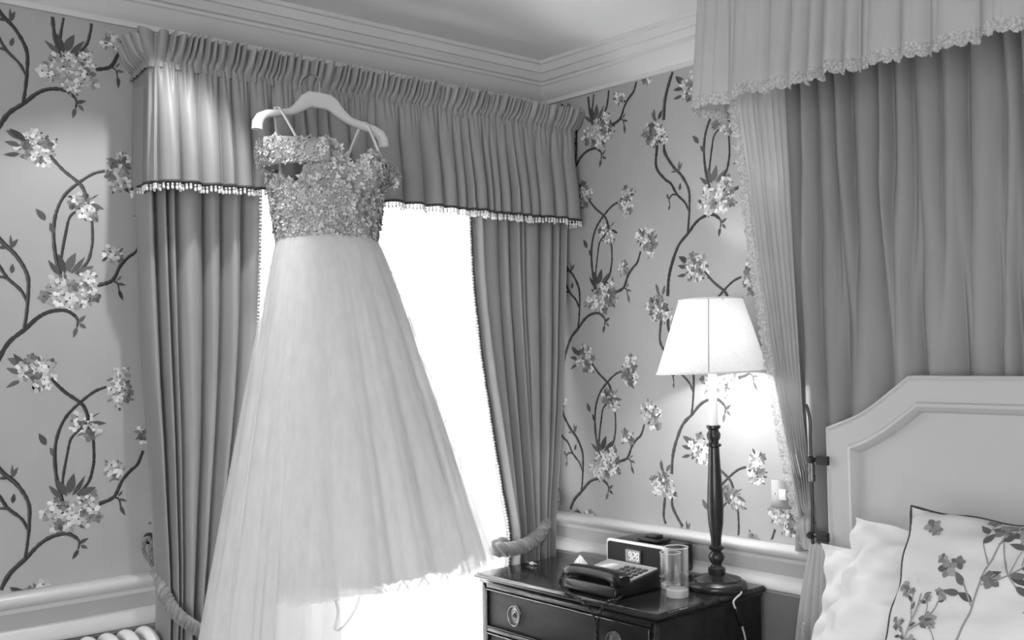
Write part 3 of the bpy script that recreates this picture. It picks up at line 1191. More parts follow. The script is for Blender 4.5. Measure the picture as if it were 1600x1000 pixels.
def skirt(scale, nf, seed, amp, hem_z, t0=-180, t1=180, n=420, zt=1.765, y_shift=0.0, rag=0.006):
    deg = np.linspace(t0, t1, n)
    th = np.radians(deg)
    u = (deg + 180) / 360
    fd = folds(u, 2.0, 1.0 / nf, seed, 0.6, 2.0) - 0.4
    fd2 = folds(u, 2.0, 0.37 / nf, seed + 1, 0.5, 1.6) - 0.4
    if t1 - t0 >= 359:                      # a closed ring: let the folds die out at its seam
        fade = smooth01((180 - np.abs(deg)) / 14)
        fd, fd2 = fd * fade, fd2 * fade
    hem = np.full(n, hem_z)
    r = np.random.RandomState(seed)
    hem = hem + rag * smoothnoise(u, seed + 3, base=9) + rag * 0.8 * (r.rand(n) - .5)
    nz = 44
    P = np.zeros((n, nz, 3))
    for j in range(nz):
        q = (j / (nz - 1)) ** 0.9
        z = zt + (hem - zt) * q
        t = np.clip((zt - z) / (zt - 0.80), 0, 1.45)
        g = t ** 0.86
        a = (0.143 + 0.262 * g) * (1 + (scale - 1) * np.minimum(t * 3, 1))
        b = (0.098 + 0.178 * g) * (1 + (scale - 1) * np.minimum(t * 3, 1))
        cy = DY - 0.142 * g + y_shift
        am = amp * np.minimum(t * 1.2, 1.15)
        rr_ = 1 + (am * fd + am * 0.3 * fd2) / 0.3
        P[:, j, 0] = DX + a * rr_ * np.sin(th)
        P[:, j, 1] = np.minimum(cy - b * rr_ * np.cos(th), -0.232 - (1 - scale) * 0.30 + 0.02 * fd)
        P[:, j, 2] = z
    return P


for sc_, nf_, sd_, am_, z_, t0_, t1_, nm_, mt_ in (
        (1.0, 15, 61, 0.028, 0.864, -60, 153, 'tulle_overlay', 'tulle_outer'), (0.995, 15, 61, 0.028, 0.30, 149, 305, 'tulle_train', 'tulle_outer'),
        (0.945, 15, 61, 0.028, 0.868, -66, 150, 'tulle_layer', 'tulle_inner'), (0.94, 15, 61, 0.028, 0.28, 147, 298, 'tulle_train', 'tulle_inner'),
        (0.84, 13, 65, 0.020, 0.880, -180, 180, 'skirt_lining', 'dress_lining'), (0.80, 13, 66, 0.020, 0.22, 168, 262, 'train_lining', 'dress_lining')):
    part(MB().grid(skirt(sc_, nf_, sd_, am_, z_, t0_, t1_)), nm_, mt_, WD, angle=180)
# ribbon loop below the hem
C = catmull([P3(520, 925, -0.6), P3(528, 955, -0.6), P3(524, 985, -0.6), P3(540, 975, -0.6), P3(556, 950, -0.6), P3(564, 925, -0.6)], 8)
vs, fs = [], []
for i, c in enumerate(C):
    vs += [(c.x, c.y - 0.007, c.z), (c.x, c.y + 0.007, c.z)]
    if i:
        fs.append((2 * i - 2, 2 * i - 1, 2 * i + 1, 2 * i))
part(MB().add(vs, fs), 'ribbon_loop', 'tulle_inner', WD, angle=180)

# ------------------------------------------------------------------ chest of drawers
KX0, KX1, KY0, KY1, KZ = -0.535, -0.045, -0.985, -0.205, 0.728
CH = thing('bedside_chest', 'dark polished mahogany chest of drawers beside the bed', 'chest', ((KX0 + KX1) / 2, (KY0 + KY1) / 2, 0))
m = MB()
tp = []
for d, z in ((0.0, KZ - 0.024), (-0.004, KZ - 0.018), (-0.010, KZ - 0.014), (-0.006, KZ - 0.008), (0.0, KZ - 0.004), (0.003, KZ)):
    tp.append((d, z))
def ring(d, z):
    e = 0.004
    return [(KX0 + d, KY0 + d, z), (KX1, KY0 + d, z), (KX1, KY1 - d, z), (KX0 + d, KY1 - d, z)]
tp = [(0.014, KZ - 0.030), (0.012, KZ - 0.022), (0.004, KZ - 0.018), (0.0, KZ - 0.012), (0.001, KZ - 0.006), (0.006, KZ - 0.003), (0.008, KZ)]
vs, fs = [], []
for d, z in tp:
    vs += ring(d, z)
for k in range(len(tp) - 1):
    for i in range(4):
        fs.append((4 * k + i, 4 * k + (i + 1) % 4, 4 * k + 4 + (i + 1) % 4, 4 * k + 4 + i))
fs.append((3, 2, 1, 0))
q = 4 * (len(tp) - 1)
fs.append((q, q + 1, q + 2, q + 3))
part(MB().add(vs, fs), 'moulded_top', 'mahogany', CH, angle=50)
bx0, bx1, by0, by1 = KX0 + 0.018, KX1 - 0.002, KY0 + 0.018, KY1 - 0.018
m = MB()
m.box(bx0 + 0.012, bx1, by0, by0 + 0.02, 0.09, KZ - 0.03)
m.box(bx0 + 0.012, bx1, by1 - 0.02, by1, 0.09, KZ - 0.03)
m.box(bx1 - 0.012, bx1, by0 + 0.02, by1 - 0.02, 0.09, KZ - 0.03)
m.box(bx0 + 0.012, bx1 - 0.012, by0 + 0.02, by1 - 0.02, 0.09, 0.11)
part(m, 'carcass', 'mahogany_front', CH, bevel=0.002)
drs = [(0.556, 0.684), (0.416, 0.544), (0.262, 0.404), (0.106, 0.250)]
m = MB()
m.box(bx0, bx0 + 0.012, by0, by0 + 0.022, 0.09, KZ - 0.03)
m.box(bx0, bx0 + 0.012, by1 - 0.022, by1, 0.09, KZ - 0.03)
zz = [0.09, 0.106, 0.25, 0.262, 0.404, 0.416, 0.544, 0.556, 0.684, KZ - 0.03]
for k in range(0, 10, 2):
    m.box(bx0, bx0 + 0.012, by0 + 0.022, by1 - 0.022, zz[k], zz[k + 1])
part(m, 'front_frame', 'mahogany', CH, bevel=0.002)
for z0, z1 in drs:
    d0, d1 = by0 + 0.025, by1 - 0.025
    m = MB()
    m.box(bx0 + 0.004, bx0 + 0.02, d0, d1, z0 + 0.003, z1 - 0.003)
    dr = part(m, 'drawer', 'mahogany_front', CH, bevel=0.001)
    m = MB()
    c = 0.004
    for (ya, yb, za, zb_) in ((d0, d1, z0 + .003, z0 + .003 + c), (d0, d1, z1 - .003 - c, z1 - .003), (d0, d0 + c, z0 + .007, z1 - .007), (d1 - c, d1, z0 + .007, z1 - .007)):
        m.box(bx0 - 0.003, bx0 + 0.004, ya, yb, za, zb_)
    attach(m.build('cock_bead', 'mahogany', None, bevel=0.0012), dr)
    zc_ = (z0 + z1) / 2
    for yy in (d0 + 0.135, d1 - 0.135):
        xf = bx0 + 0.004
        m = MB()
        m.lathe([(0.0, -0.006), (0.010, -0.0055), (0.013, -0.003), (0.020, -0.0035), (0.022, -0.0025), (0.026, -0.003), (0.028, -0.001), (0.028, 0.0)], 28, (xf, yy, zc_), axis='x')
        for i in range(len(m.v)):
            v = m.v[i]
            m.v[i] = (v[0], yy + (v[1] - yy) * 0.86, v[2])
        bp = part(m, 'handle_plate', 'old_brass', CH)
        m = MB()
        m.tube([(xf - 0.009, yy + math.sin(a) * 0.026, zc_ - 0.002 + math.cos(a) * 0.030 - 0.002) for a in np.linspace(0, 2 * PI, 28, endpoint=False)], 0.0028, n=7, closed=True)
        m.ball((xf - 0.007, yy, zc_), 0.007, 10, 6)
        attach(m.build('ring_pull', 'old_brass', None), bp)
for fx in (bx0 + 0.03, bx1 - 0.03):
    for fy in (by0 + 0.03, by1 - 0.03):
        m = MB()
        m.box(fx - 0.03, fx + 0.03, fy - 0.03, fy + 0.03, 0, 0.09)
        part(m, 'bracket_foot', 'mahogany', CH, bevel=0.004)

# ------------------------------------------------------------------ table lamp
LX, LY = -0.172, -0.903
LP = thing('table_lamp', 'lit table lamp with pale shade and turned dark wooden stem', 'lamp', (LX, LY, KZ))
z0 = KZ + 0.0005
base = [(0.0, 0.0), (0.086, 0.0), (0.089, 0.006), (0.089, 0.014), (0.085, 0.020), (0.077, 0.024), (0.072, 0.026), (0.070, 0.031), (0.050, 0.036), (0.036, 0.040), (0.030, 0.043), (0.0, 0.043)]
part(MB().lathe([(r, z0 + z) for r, z in base], 48, (LX, LY, 0)), 'base', 'lamp_wood', LP, angle=50)
stem = [(0.019, .042), (0.021, .048), (0.021, .060), (0.014, .066), (0.012, .072), (0.018, .084), (0.020, .094), (0.016, .104), (0.011, .110), (0.018, .116), (0.019, .122), (0.012, .128),
        (0.013, .150), (0.018, .190), (0.020, .240), (0.018, .300), (0.015, .360), (0.013, .412), (0.0125, .416), (0.018, .420), (0.018, .426), (0.012, .430), (0.012, .436), (0.016, .444), (0.017, .456),
        (0.012, .466), (0.013, .470), (0.017, .474), (0.017, .482), (0.0, .482)]
part(MB().lathe([(r * 1.22, z0 + z) for r, z in stem], 28, (LX, LY, 0)), 'turned_stem', 'lamp_wood', LP, angle=50)
part(MB().lathe([(0.0125, z0 + .480), (0.0125, z0 + .655), (0.0, z0 + .655)], 24, (LX, LY, 0)), 'candle_tube', 'candle_white', LP, angle=50)
m = MB()
m.lathe([(0.0, z0 + .656), (0.012, z0 + .66), (0.012, z0 + .68), (0.026, z0 + .71), (0.03, z0 + .73), (0.024, z0 + .755), (0.0, z0 + .765)], 20, (LX, LY, 0))
part(m, 'bulb', 'bulb_lit', LP)
SZ0, SZ1, SR0, SR1 = 1.368, 1.585, 0.164, 0.094
def shp(a, t):
    r = SR0 + (SR1 - SR0) * t
    tilt = 0.022
    z = SZ0 + (SZ1 - SZ0) * t
    x, y = math.cos(a) * r, math.sin(a) * r
    return (LX + x, LY + y, z + tilt * (-y) * 0.9 + tilt * 0.2 * x)
P = np.array([[shp(2 * PI * i / 64, t) for t in np.linspace(0, 1, 8)] for i in range(64)])
SH = part(MB().grid(P, cu=True), 'lamp_shade', 'shade_cloth', LP, angle=180)
for q in (0.0, 1.0):
    attach(MB().tube([shp(2 * PI * i / 64, q) for i in range(64)], 0.003, n=6, closed=True).build('shade_ring', 'candle_white', None), SH)
m = MB()
va = math.atan2(CAM[1] - LY, CAM[0] - LX) - 0.06
m.tube([tuple(np.array(shp(va, t)) + 0.001 * np.array([math.cos(va), math.sin(va), 0])) for t in np.linspace(0, 1, 8)], 0.0016, n=5)
attach(m.build('shade_seam', 'shade_seam', None), SH)
m = MB()
for k in range(3):
    a = k * 2 * PI / 3
    m.tube([(LX, LY, SZ0 + 0.19), shp(a, 0.98)], 0.0018, n=6)
m.tube([(LX, LY, z0 + .655), (LX, LY, SZ0 + 0.19)], 0.002, n=6) if False else None
attach(m.build('shade_carrier', 'dark_brass', None), SH)
# cord with inline switch dropping over the side of the chest
c0 = at((1137, 920), 2, KZ + 0.004)
cord = [(c0[0], c0[1] - 0.0, KZ + 0.006), (c0[0] - .004, KY0 - 0.006, KZ + 0.004)]
for p in ((1146, 940), (1153, 958), (1160, 980), (1166, 1010)):
    cord.append(tuple(at(p, 1, KY0 - 0.012)))
cord.append((cord[-1][0] - .01, KY0 - 0.02, 0.45))
C = catmull(cord, 8)
part(MB().tube(C, 0.0028, n=7), 'cord', 'cord_white', LP)
a, b = at((1150, 951), 1, KY0 - 0.014), at((1159, 978), 1, KY0 - 0.014)
m = MB()
ax_ = Vector(b - a)
m.tube([Vector(a) + ax_ * t for t in (0, .05, .15, .5, .85, .95, 1)], [.004, .006, .0075, .008, .0075, .006, .004], n=10)
part(m, 'inline_switch', 'black_plastic', LP)
lp = light('lamp_bulb_light', 'POINT', (LX, LY, z0 + .715), 62.0, shadow_soft_size=0.03)
lp.parent = LP
lp.matrix_parent_inverse = world_of(LP).inverted()

# ------------------------------------------------------------------ clock radio
RX0, RX1, RY0, RY1 = -0.192, -0.055, -0.722, -0.470
RH = 0.100
RD = thing('clock_radio', 'black clock radio with silver surround and lit digital display', 'radio', ((RX0 + RX1) / 2, (RY0 + RY1) / 2, KZ))
m = MB()
def rrect(y0, y1, z0, z1, r, n=6, bow=0.0):
    pts = []
    for cy, cz, a0 in ((y1 - r, z1 - r, 0), (y0 + r, z1 - r, PI / 2), (y0 + r, z0 + r, PI), (y1 - r, z0 + r, 1.5 * PI)):
        for k in range(n + 1):
            a = a0 + PI / 2 * k / n
            pts.append((cy + r * math.cos(a), cz + r * math.sin(a)))
    return pts
m.prism(rrect(RY0, RY1, KZ + 0.004, KZ + RH, 0.014), RX0, RX0 + 0.012, 'x')
part(m, 'silver_surround', 'silver_plastic', RD, bevel=0.002)
m = MB()
m.prism(rrect(RY0 + .004, RY1 - .004, KZ + 0.006, KZ + RH - .004, 0.012), RX0 + 0.012, RX1, 'x')
part(m, 'radio_body', 'black_plastic', RD, bevel=0.004)
m = MB()
m.prism(rrect(RY0 + .008, RY1 - .008, KZ + 0.012, KZ + RH - .008, 0.010), RX0 - 0.002, RX0 + 0.004, 'x')
part(m, 'speaker_grille', 'black_grille', RD)
ym = (RY0 + RY1) / 2 + 0.006
m = MB()
m.prism(rrect(ym - .036, ym + .036, KZ + .030, KZ + .080, 0.005), RX0 - 0.005, RX0 - 0.001, 'x')
part(m, 'display_bezel', 'black_plastic', RD)
m = MB()
m.prism(rrect(ym - .030, ym + .030, KZ + .037, KZ + .075, 0.003), RX0 - 0.0062, RX0 - 0.004, 'x')
scr = part(m, 'display', 'clock_screen', RD, smooth=False)
SEG = {'9': 'abcdfg', '2': 'abged', '8': 'abcdefg'}
def digit(ch, yc_, zc_, w, h):
    m = MB()
    t = 0.0030
    S = {'a': (0, h / 2, 1), 'g': (0, 0, 1), 'd': (0, -h / 2, 1), 'b': (-w / 2, h / 4, 0), 'c': (-w / 2, -h / 4, 0), 'f': (w / 2, h / 4, 0), 'e': (w / 2, -h / 4, 0)}
    for k in SEG[ch]:
        dy, dz, hor = S[k]
        hy, hz = (w / 2 - .0008, t / 2) if hor else (t / 2, h / 4 - .0008)
        m.box(RX0 - 0.0070, RX0 - 0.0060, yc_ + dy - hy, yc_ + dy + hy, zc_ + dz - hz, zc_ + dz + hz)
    attach(m.build('digit', 'clock_digit', None, smooth=False), scr)
for ch, dy in (('9', 0.010), ('2', -0.006), ('8', -0.021)):
    digit(ch, ym + dy, KZ + .056, 0.0095, 0.024)
m = MB()
for dz in (-.005, .005):
    m.box(RX0 - 0.0070, RX0 - 0.0060, ym + 0.0012, ym + 0.0032, KZ + .056 + dz - .0012, KZ + .056 + dz + .0012)
attach(m.build('colon', 'clock_digit', None, smooth=False), scr)
m = MB()
for k in range(4):
    m.box(RX0 - 0.0032, RX0 - 0.0018, ym - 0.0090 + k * 0.0052, ym - 0.0050 + k * 0.0052, KZ + .0185, KZ + .0245)
part(m, 'maker_mark', 'silver_plastic', RD, smooth=False)
m = MB()
m.prism(rrect(-0.660, -0.565, -0.155, -0.085, 0.012), KZ + RH - .002, KZ + RH + .008, 'z')
for i in range(len(m.v)):
    u_, v_, w_ = m.v[i]
    m.v[i] = (v_, u_, w_)
dock = part(m, 'dock', 'black_plastic', RD, bevel=0.002)
m = MB()
m.box(-0.135, -0.105, -0.640, -0.590, KZ + RH + .008, KZ + RH + .018)
attach(m.build('dock_flap', 'black_plastic', None, bevel=0.003), dock)

# ------------------------------------------------------------------ telephone
PHX, PHY = -0.375, -0.672
PH = thing('telephone', 'black corded desk telephone with grey keypad plate', 'telephone', (PHX, PHY, KZ))
# wedge body: high towards the radio side
def tp_(x, y):
    """height of the sloping top"""
    return KZ + 0.030 + 0.030 * np.clip((x + 0.47) / 0.20, 0, 1)
m = MB()
x0, x1, y0, y1 = -0.468, -0.268, -0.778, -0.560
vs = [(x0, y0, KZ + .002), (x1, y0, KZ + .002), (x1, y1, KZ + .002), (x0, y1, KZ + .002), (x0 + .004, y0 + .004, KZ + .034), (x1 - .004, y0 + .004, KZ + .062), (x1 - .004, y1 - .004, KZ + .062), (x0 + .004, y1 - .004, KZ + .034)]
m.add(vs, [(0, 3, 2, 1), (4, 5, 6, 7), (0, 1, 5, 4), (1, 2, 6, 5), (2, 3, 7, 6), (3, 0, 4, 7)])
part(m, 'telephone_body', 'black_plastic', PH, bevel=0.008, bseg=3)
slope = (0.062 - 0.034) / (x1 - x0 - .008)
ztop = lambda x: KZ + .034 + (x - x0 - .004) * slope
m = MB()
a0, a1, b0, b1 = -0.395, -0.276, y0 + .008, y1 - .010
vs = [(a0, b0, ztop(a0) - .002), (a1, b0, ztop(a1) - .002), (a1, b1, ztop(a1) - .002), (a0, b1, ztop(a0) - .002), (a0, b0, ztop(a0) + .003), (a1, b0, ztop(a1) + .003), (a1, b1, ztop(a1) + .003), (a0, b1, ztop(a0) + .003)]
m.add(vs, [(0, 3, 2, 1), (4, 5, 6, 7), (0, 1, 5, 4), (1, 2, 6, 5), (2, 3, 7, 6), (3, 0, 4, 7)])
plate = part(m, 'keypad_plate', 'grey_plastic', PH, bevel=0.002)
m0 = MB()
m0.box(-.0062, .0062, -.0075, .0075, 0, .006)
key0 = None
for i in range(4):
    for j in range(4):
        kx, ky = -0.380 + i * 0.021, b0 + 0.014 + j * 0.024
        if key0 is None:
            key = key0 = m0.build('key', 'dark_grey_plastic', None, bevel=0.0015, bseg=1)
        else:
            key = key0.copy(); COL.objects.link(key)
        key.location = (kx, ky, ztop(kx) + .0025)
        key.rotation_euler = (0, -math.atan(slope), 0)
        attach(key, plate)
m = MB()
m.box(-0.388, -0.312, b1 - .075, b1 - .045, ztop(-.35), ztop(-.35) + .012)
attach(m.build('number_card', 'paper', None, bevel=0.001), plate)
# handset along y on the front side
hs = []
for t in np.linspace(0, 1, 19):
    y = -0.556 - 0.225 * t
    arch = math.sin(PI * t)
    z = KZ + 0.056 + 0.005 * arch ** 0.8
    hs.append((y, z))
P = np.zeros((19, 14, 3))
for i, (y, z) in enumerate(hs):
    t = i / 18
    endw = max(abs(t - .5) * 2 - .5, 0) * 2
    w = 0.025 + 0.005 * endw
    h = 0.015 + 0.005 * endw
    if i in (0, 18):
        w *= .75; h *= .7
    for k in range(14):
        a = 2 * PI * k / 14
        ex = lambda c: math.copysign(abs(c) ** 0.65, c)
        P[i, k] = (-0.432 + ex(math.cos(a)) * w, y, z + ex(math.sin(a)) * h - 0.006 * endw)
m = MB().grid(P, cv=True)
m.f.append(tuple(range(14))); m.m.append(0)
m.f.append(tuple(range(18 * 14, 19 * 14))); m.m.append(0)
HS = part(m, 'handset', 'black_plastic', PH, angle=50)
for yy in (-0.582, -0.755):
    attach(MB().lathe([(0.022, 0), (0.024, 0.008), (0.022, 0.018)], 18, (-0.432, yy, KZ + 0.034)).build('ear_cap', 'black_plastic', None), HS)
# coiled cord: from the handset end over the front edge and back up
def coil(path, R, r, pitch):
    C = catmull(path, 30)
    pts = []
    nrm = None
    acc = 0
    for i in range(len(C) - 1):
        a_, b_ = C[i], C[i + 1]
        L = (b_ - a_).length
        st = max(2, int(L / pitch * 7))
        for q in range(st):
            t = (C[min(i + 2, len(C) - 1)] - C[max(i - 1, 0)]).normalized()
            if nrm is None:
                nrm = t.cross(Vector((0.2, 1, .3))).normalized()
            nrm = (nrm - t * nrm.dot(t)).normalized()
            b = t.cross(nrm)
            acc += L / st / pitch * 2 * PI
            pts.append(a_ + (b_ - a_) * (q / st) + (nrm * math.cos(acc) + b * math.sin(acc)) * R)
    return pts
xe = KX0 + 0.018
c_path = [(-0.45, -0.552, KZ + .045), (-0.478, -0.560, KZ + .02), (-0.50, -0.60, KZ + .010), (xe, -0.70, KZ - 0.01), (xe - .003, -0.745, KZ - 0.045), (xe, -0.75, KZ - 0.11), (xe, -0.745, KZ - .20)]
part(MB().tube(coil(c_path, 0.0042, 0.0016, 0.0055), 0.0016, n=5), 'coiled_cord', 'black_plastic', PH)
c_path = [(-0.455, -0.790, KZ + .012), (-0.49, -0.800, KZ + .009), (xe + .004, -0.785, KZ + .004), (xe - .006, -0.765, KZ - .035), (xe - .006, -0.755, KZ - .10), (xe - .008, -0.752, KZ - .20)]
part(MB().tube(coil(c_path, 0.0042, 0.0016, 0.0055), 0.0016, n=5), 'coiled_cord', 'black_plastic', PH)

PH.location = (PH.location[0] - 0.03, PH.location[1] - 0.02, PH.location[2])

# ------------------------------------------------------------------ glasses, tissue, sweet
def tumbler(label, x, y, r, h, thick):
    t = 0.0022
    prof = [(0, KZ + .001), (r * .93, KZ + .001), (r * .96, KZ + .004), (r, KZ + h - .001), (r - t * .5, KZ + h), (r - t, KZ + h - .001), (r * .96 - t, KZ + thick + .006), (r * .85, KZ + thick), (0, KZ + thick)]
    o = MB().lathe(prof, 40, (x, y, 0), cap=False).build('vessel', 'tumbler_glass', None, angle=50)
    th = thing('drinking_glass', label, 'glass', (x, y, KZ))
    attach(o, th)
    part(MB().lathe([(0, KZ + .0015), (r * .9, KZ + .0015), (r * .93, KZ + .005), (r * .93, KZ + thick - .004), (r * .8, KZ + thick - .0015), (0, KZ + thick - .002)], 32, (x, y, 0), cap=False), 'base_glow', 'glass_glint_white', th, angle=50)  # white plug imitates the bright refraction at the bottom
    part(MB().tube([(x + r * math.cos(q), y + r * math.sin(q), KZ + h) for q in np.linspace(0, 2 * PI, 40, endpoint=False)], 0.0011, n=6, closed=True), 'rim_glint', 'glass_glint_white', th)  # pale ring imitates light caught along the rim
    return th
g = at((1059, 931), 2, KZ)
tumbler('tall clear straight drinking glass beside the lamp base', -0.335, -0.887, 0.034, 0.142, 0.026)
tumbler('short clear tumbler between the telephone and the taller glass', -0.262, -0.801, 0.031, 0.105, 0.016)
m = MB()
rr = random.Random(4)
P = np.zeros((9, 9, 3))
for i in range(9):
    for j in range(9):
        u_, v_ = i / 8 - .5, j / 8 - .5
        P[i, j] = (-0.285 + u_ * .075 + rr.uniform(-.004, .004), -0.432 + v_ * .075 + rr.uniform(-.004, .004), KZ + .004 + .040 * math.exp(-((u_ - .1) ** 2 + (v_ + .05) ** 2) / .09) + rr.uniform(0, .007))
o = MB().grid(P).build('crumpled_tissue', 'paper', None, smooth=False, solid=0.001)
tag(o, 'crumpled white paper tissue lying behind the telephone', 'tissue')
m = MB()
m.ball((-0.329, -0.257, KZ + .006), 0.008, 8, 5, sc3=(1, 1.3, .7))
m.add([(-0.329, -0.247, KZ + .006), (-0.334, -0.233, KZ + .012), (-0.323, -0.234, KZ + .003)], [(0, 1, 2)])
m.add([(-0.329, -0.267, KZ + .006), (-0.334, -0.281, KZ + .012), (-0.323, -0.280, KZ + .003)], [(0, 1, 2)])
tag(m.build('wrapped_sweet', 'paper', None), 'tiny pale wrapped sweet alone on the polished chest top', 'sweet')

# ------------------------------------------------------------------ bed: base, mattress, headboard
BY0, BY1 = -1.245, -2.80
HBX = -0.145
BED = thing('bed', 'double bed with pale painted headboard scooped at its corners', 'bed', (-1.1, (BY0 + BY1) / 2, 0))
def hb(px, py):
    q = at((px, py), 0, HBX)
    return (q[1], q[2])
edge_c = [hb(1289, 668), hb(1311, 659), hb(1333, 650), hb(1355, 637), hb(1376, 621), hb(1397, 604), hb(1417, 587)]
edge = [(q.x, q.y) for q in catmull([(a_, b_, 0) for a_, b_ in edge_c], 3)]
yL, zT = edge[0][0], edge[-1][1]
yC = yL - 0.80
left = [(yL, 0.35)] + [e for e in edge]
outline = left + [(2 * yC - y, z) for y, z in left[::-1]]
m = MB()
m.prism(outline, HBX + 0.012, HBX + 0.055, 'x')
HB = part(m, 'headboard', 'headboard_paint', BED, bevel=0.004, angle=30)
def inset(d):
    """headboard outline moved inwards by d, always with the same number of points"""
    C = [Vector(e) for e in edge]
    N = []
    for i in range(len(C)):
        t = (C[min(i + 1, len(C) - 1)] - C[max(i - 1, 0)]).normalized()
        n_ = Vector((t.y, -t.x))
        if n_.y > 0:
            n_ = -n_
        N.append(C[i] + n_ * d)
    # run the offset curve on in both directions, then cut it at the side and at the top
    N = [N[0] + (N[0] - N[1]).normalized() * 0.2] + N + [N[-1] + (N[-1] - N[-2]).normalized() * 0.2]
    pts = []
    for p, q in zip(N, N[1:]):
        for k in range(12):
            w = p.lerp(q, k / 12)
            if w.x <= yL - d + 1e-6 and w.y <= zT - d + 1e-6:
                pts.append(w)
    pts[0] = Vector((yL - d, pts[0].y))
    pts[-1] = Vector((pts[-1].x, zT - d))
    sg = [0]
    for p, q in zip(pts, pts[1:]):
        sg.append(sg[-1] + (q - p).length)
    out = [(yL - d, 0.35)]
    for k in range(25):
        v = sg[-1] * k / 24
        out.append((float(np.interp(v, sg, [p.x for p in pts])), float(np.interp(v, sg, [p.y for p in pts]))))
    return out + [(2 * yC - y, z) for y, z in out[::-1]]


def strip(d0, x0_, d1, x1_, mb):
    A, B = inset(d0), inset(d1)
    vs = [(x0_, y, z) for y, z in A] + [(x1_, y, z) for y, z in B]
    n = len(A)
    mb.add(vs, [(i, i + 1, n + i + 1, n + i) for i in range(n - 1)])
# frame moulding: outer bead, flat, inner ogee
m = MB()
for d0, x0_, d1, x1_ in ((0.0, HBX + .014, 0.0, HBX + .004), (0.0, HBX + .004, 0.006, HBX), (0.006, HBX, 0.012, HBX + .004), (0.012, HBX + .004, 0.016, HBX + .002), (0.016, HBX + .002, .066, HBX + .002), (.066, HBX + .002, .070, HBX - .006), (.070, HBX - .006, .078, HBX - .008), (.078, HBX - .008, .088, HBX), (.088, HBX, .094, HBX + .012)):
    strip(d0, x0_, d1, x1_, m)
attach(m.build('frame_moulding', 'headboard_paint', None, angle=25), HB)
m = MB()
m.box(-2.05, HBX - 0.002, BY1, BY0, 0.12, 0.34)
part(m, 'bed_base', 'floral_linen', BED, bevel=0.02)
m = MB()
m.box(-2.04, HBX - 0.004, BY1 + .005, BY0 - .005, 0.34, 0.60)
part(m, 'mattress', 'linen_white', BED, bevel=0.05, bseg=4)
for fx in (-1.95, -0.3):
    for fy in (BY0 - .1, BY1 + .1):
        part(MB().lathe([(0.03, 0), (0.035, .06), (0.03, .12)], 16, (fx, fy, 0)), 'bed_leg', 'mahogany', BED)
# duvet / sheet over the mattress
u = np.linspace(0, 1, 60); v = np.linspace(0, 1, 60)
P = np.zeros((60, 60, 3))
for i in range(60):
    for j in range(60):
        x = -2.09 + u[i] * 1.93
        s_ = (v[j] - .5) * 2
        over = 0.86
        y = (BY0 + BY1) / 2 - s_ * over
        half = (BY0 - BY1) / 2 + 0.025
        yy = max(-half, min(half, (y - (BY0 + BY1) / 2)))
        ex_ = max(0, abs(y - (BY0 + BY1) / 2) - half + 0.06)
        z = 0.655 - 2.2 * max(0, abs(s_) - .86) ** 1.0 * 0.5 + 0.010 * math.sin(x * 7 + y * 3) * .5 + 0.006 * math.sin(y * 11 + x * 4)
        P[i, j] = (x, (BY0 + BY1) / 2 + yy, z - ex_ * 1.2)
o = MB().grid(P).build('bed_cover', 'linen_white', None, angle=180, solid=0.03)
tag(o, 'smooth white cover spread over the bed mattress', 'bed cover')

# ------------------------------------------------------------------ pillows
def pillow_grid(w, h, t, n=34, pinch=0.08, seed=1, wr=0.004, flange=0.0):
    r = np.random.RandomState(seed)
    ph = r.rand(8) * 6.28
    F_, B_ = np.zeros((n, n, 3)), np.zeros((n, n, 3))
    for i in range(n):
        for j in range(n):
            a, b = -1 + 2 * i / (n - 1), -1 + 2 * j / (n - 1)
            x = a * w / 2 * (1 - pinch * (1 - b * b) ** 1.0 * abs(a) ** 3)
            y = b * h / 2 * (1 - pinch * (1 - a * a) ** 1.0 * abs(b) ** 3)
            fa, fb = min(abs(a) / (1 - flange), 1), min(abs(b) / (1 - flange), 1)
            p = ((1 - fa ** 2.6) ** .55) * ((1 - fb ** 2.6) ** .55)
            wk = wr * (math.sin(9 * a + 5 * b + ph[0]) + math.sin(14 * b - 6 * a + ph[1]) + .7 * math.sin(22 * a + 9 * b * a + ph[2]) + .6 * math.sin(25 * b * (1 + .3 * a) + ph[3]))
            edge_ = wr * 2.5 * math.sin(11 * (a - b) + ph[4]) * (1 if max(fa, fb) >= .98 else .3)
            F_[i, j] = (x, y, t * p + wk * (p > .02) + edge_ + .001)
            B_[i, j] = (x, y, -t * p * .8 + edge_ - .001)
    return F_, B_


def pose(P, M):
    s_ = P.shape
    Q = P.reshape(-1, 3)
    R_ = np.array(M.to_3x3())
    T_ = np.array(M.translation)
    return (Q @ R_.T + T_).reshape(s_)


def frame_mat(origin, xdir, ydir):
    x = Vector(xdir).normalized()
    y = Vector(ydir)
    y = (y - x * y.dot(x)).normalized()
    z = x.cross(y)
    M = Matrix((x, y, z)).transposed().to_4x4()
    M.translation = Vector(origin)
    return M


def pillow(name, label, cat, M, w, h, t, matn, seed, flange=0.0, wr=.004, pinch=.08):
    F_, B_ = pillow_grid(w, h, t, seed=seed, flange=flange, wr=wr, pinch=pinch)
    mb = MB()
    mb.grid(pose(F_, M)); mb.grid(pose(B_, M))
    # close the rim
    o = None
    th = thing(name, label, cat, M.translation)
    part(mb, 'cushion_body' if 'cushion' in name else 'pillow_body', matn, th, angle=180)
    return th, F_, B_


# pillows lean on the headboard: placed by their top corner, local x along the bed head, local y up the slope
def corner_mat(px, x, xdir, ydir, w, h):
    c = Vector(at(px, 0, x))
    M = frame_mat(c, xdir, ydir)
    M.translation = c + (M.to_3x3() @ Vector((w / 2, -h / 2, 0)))
    return M


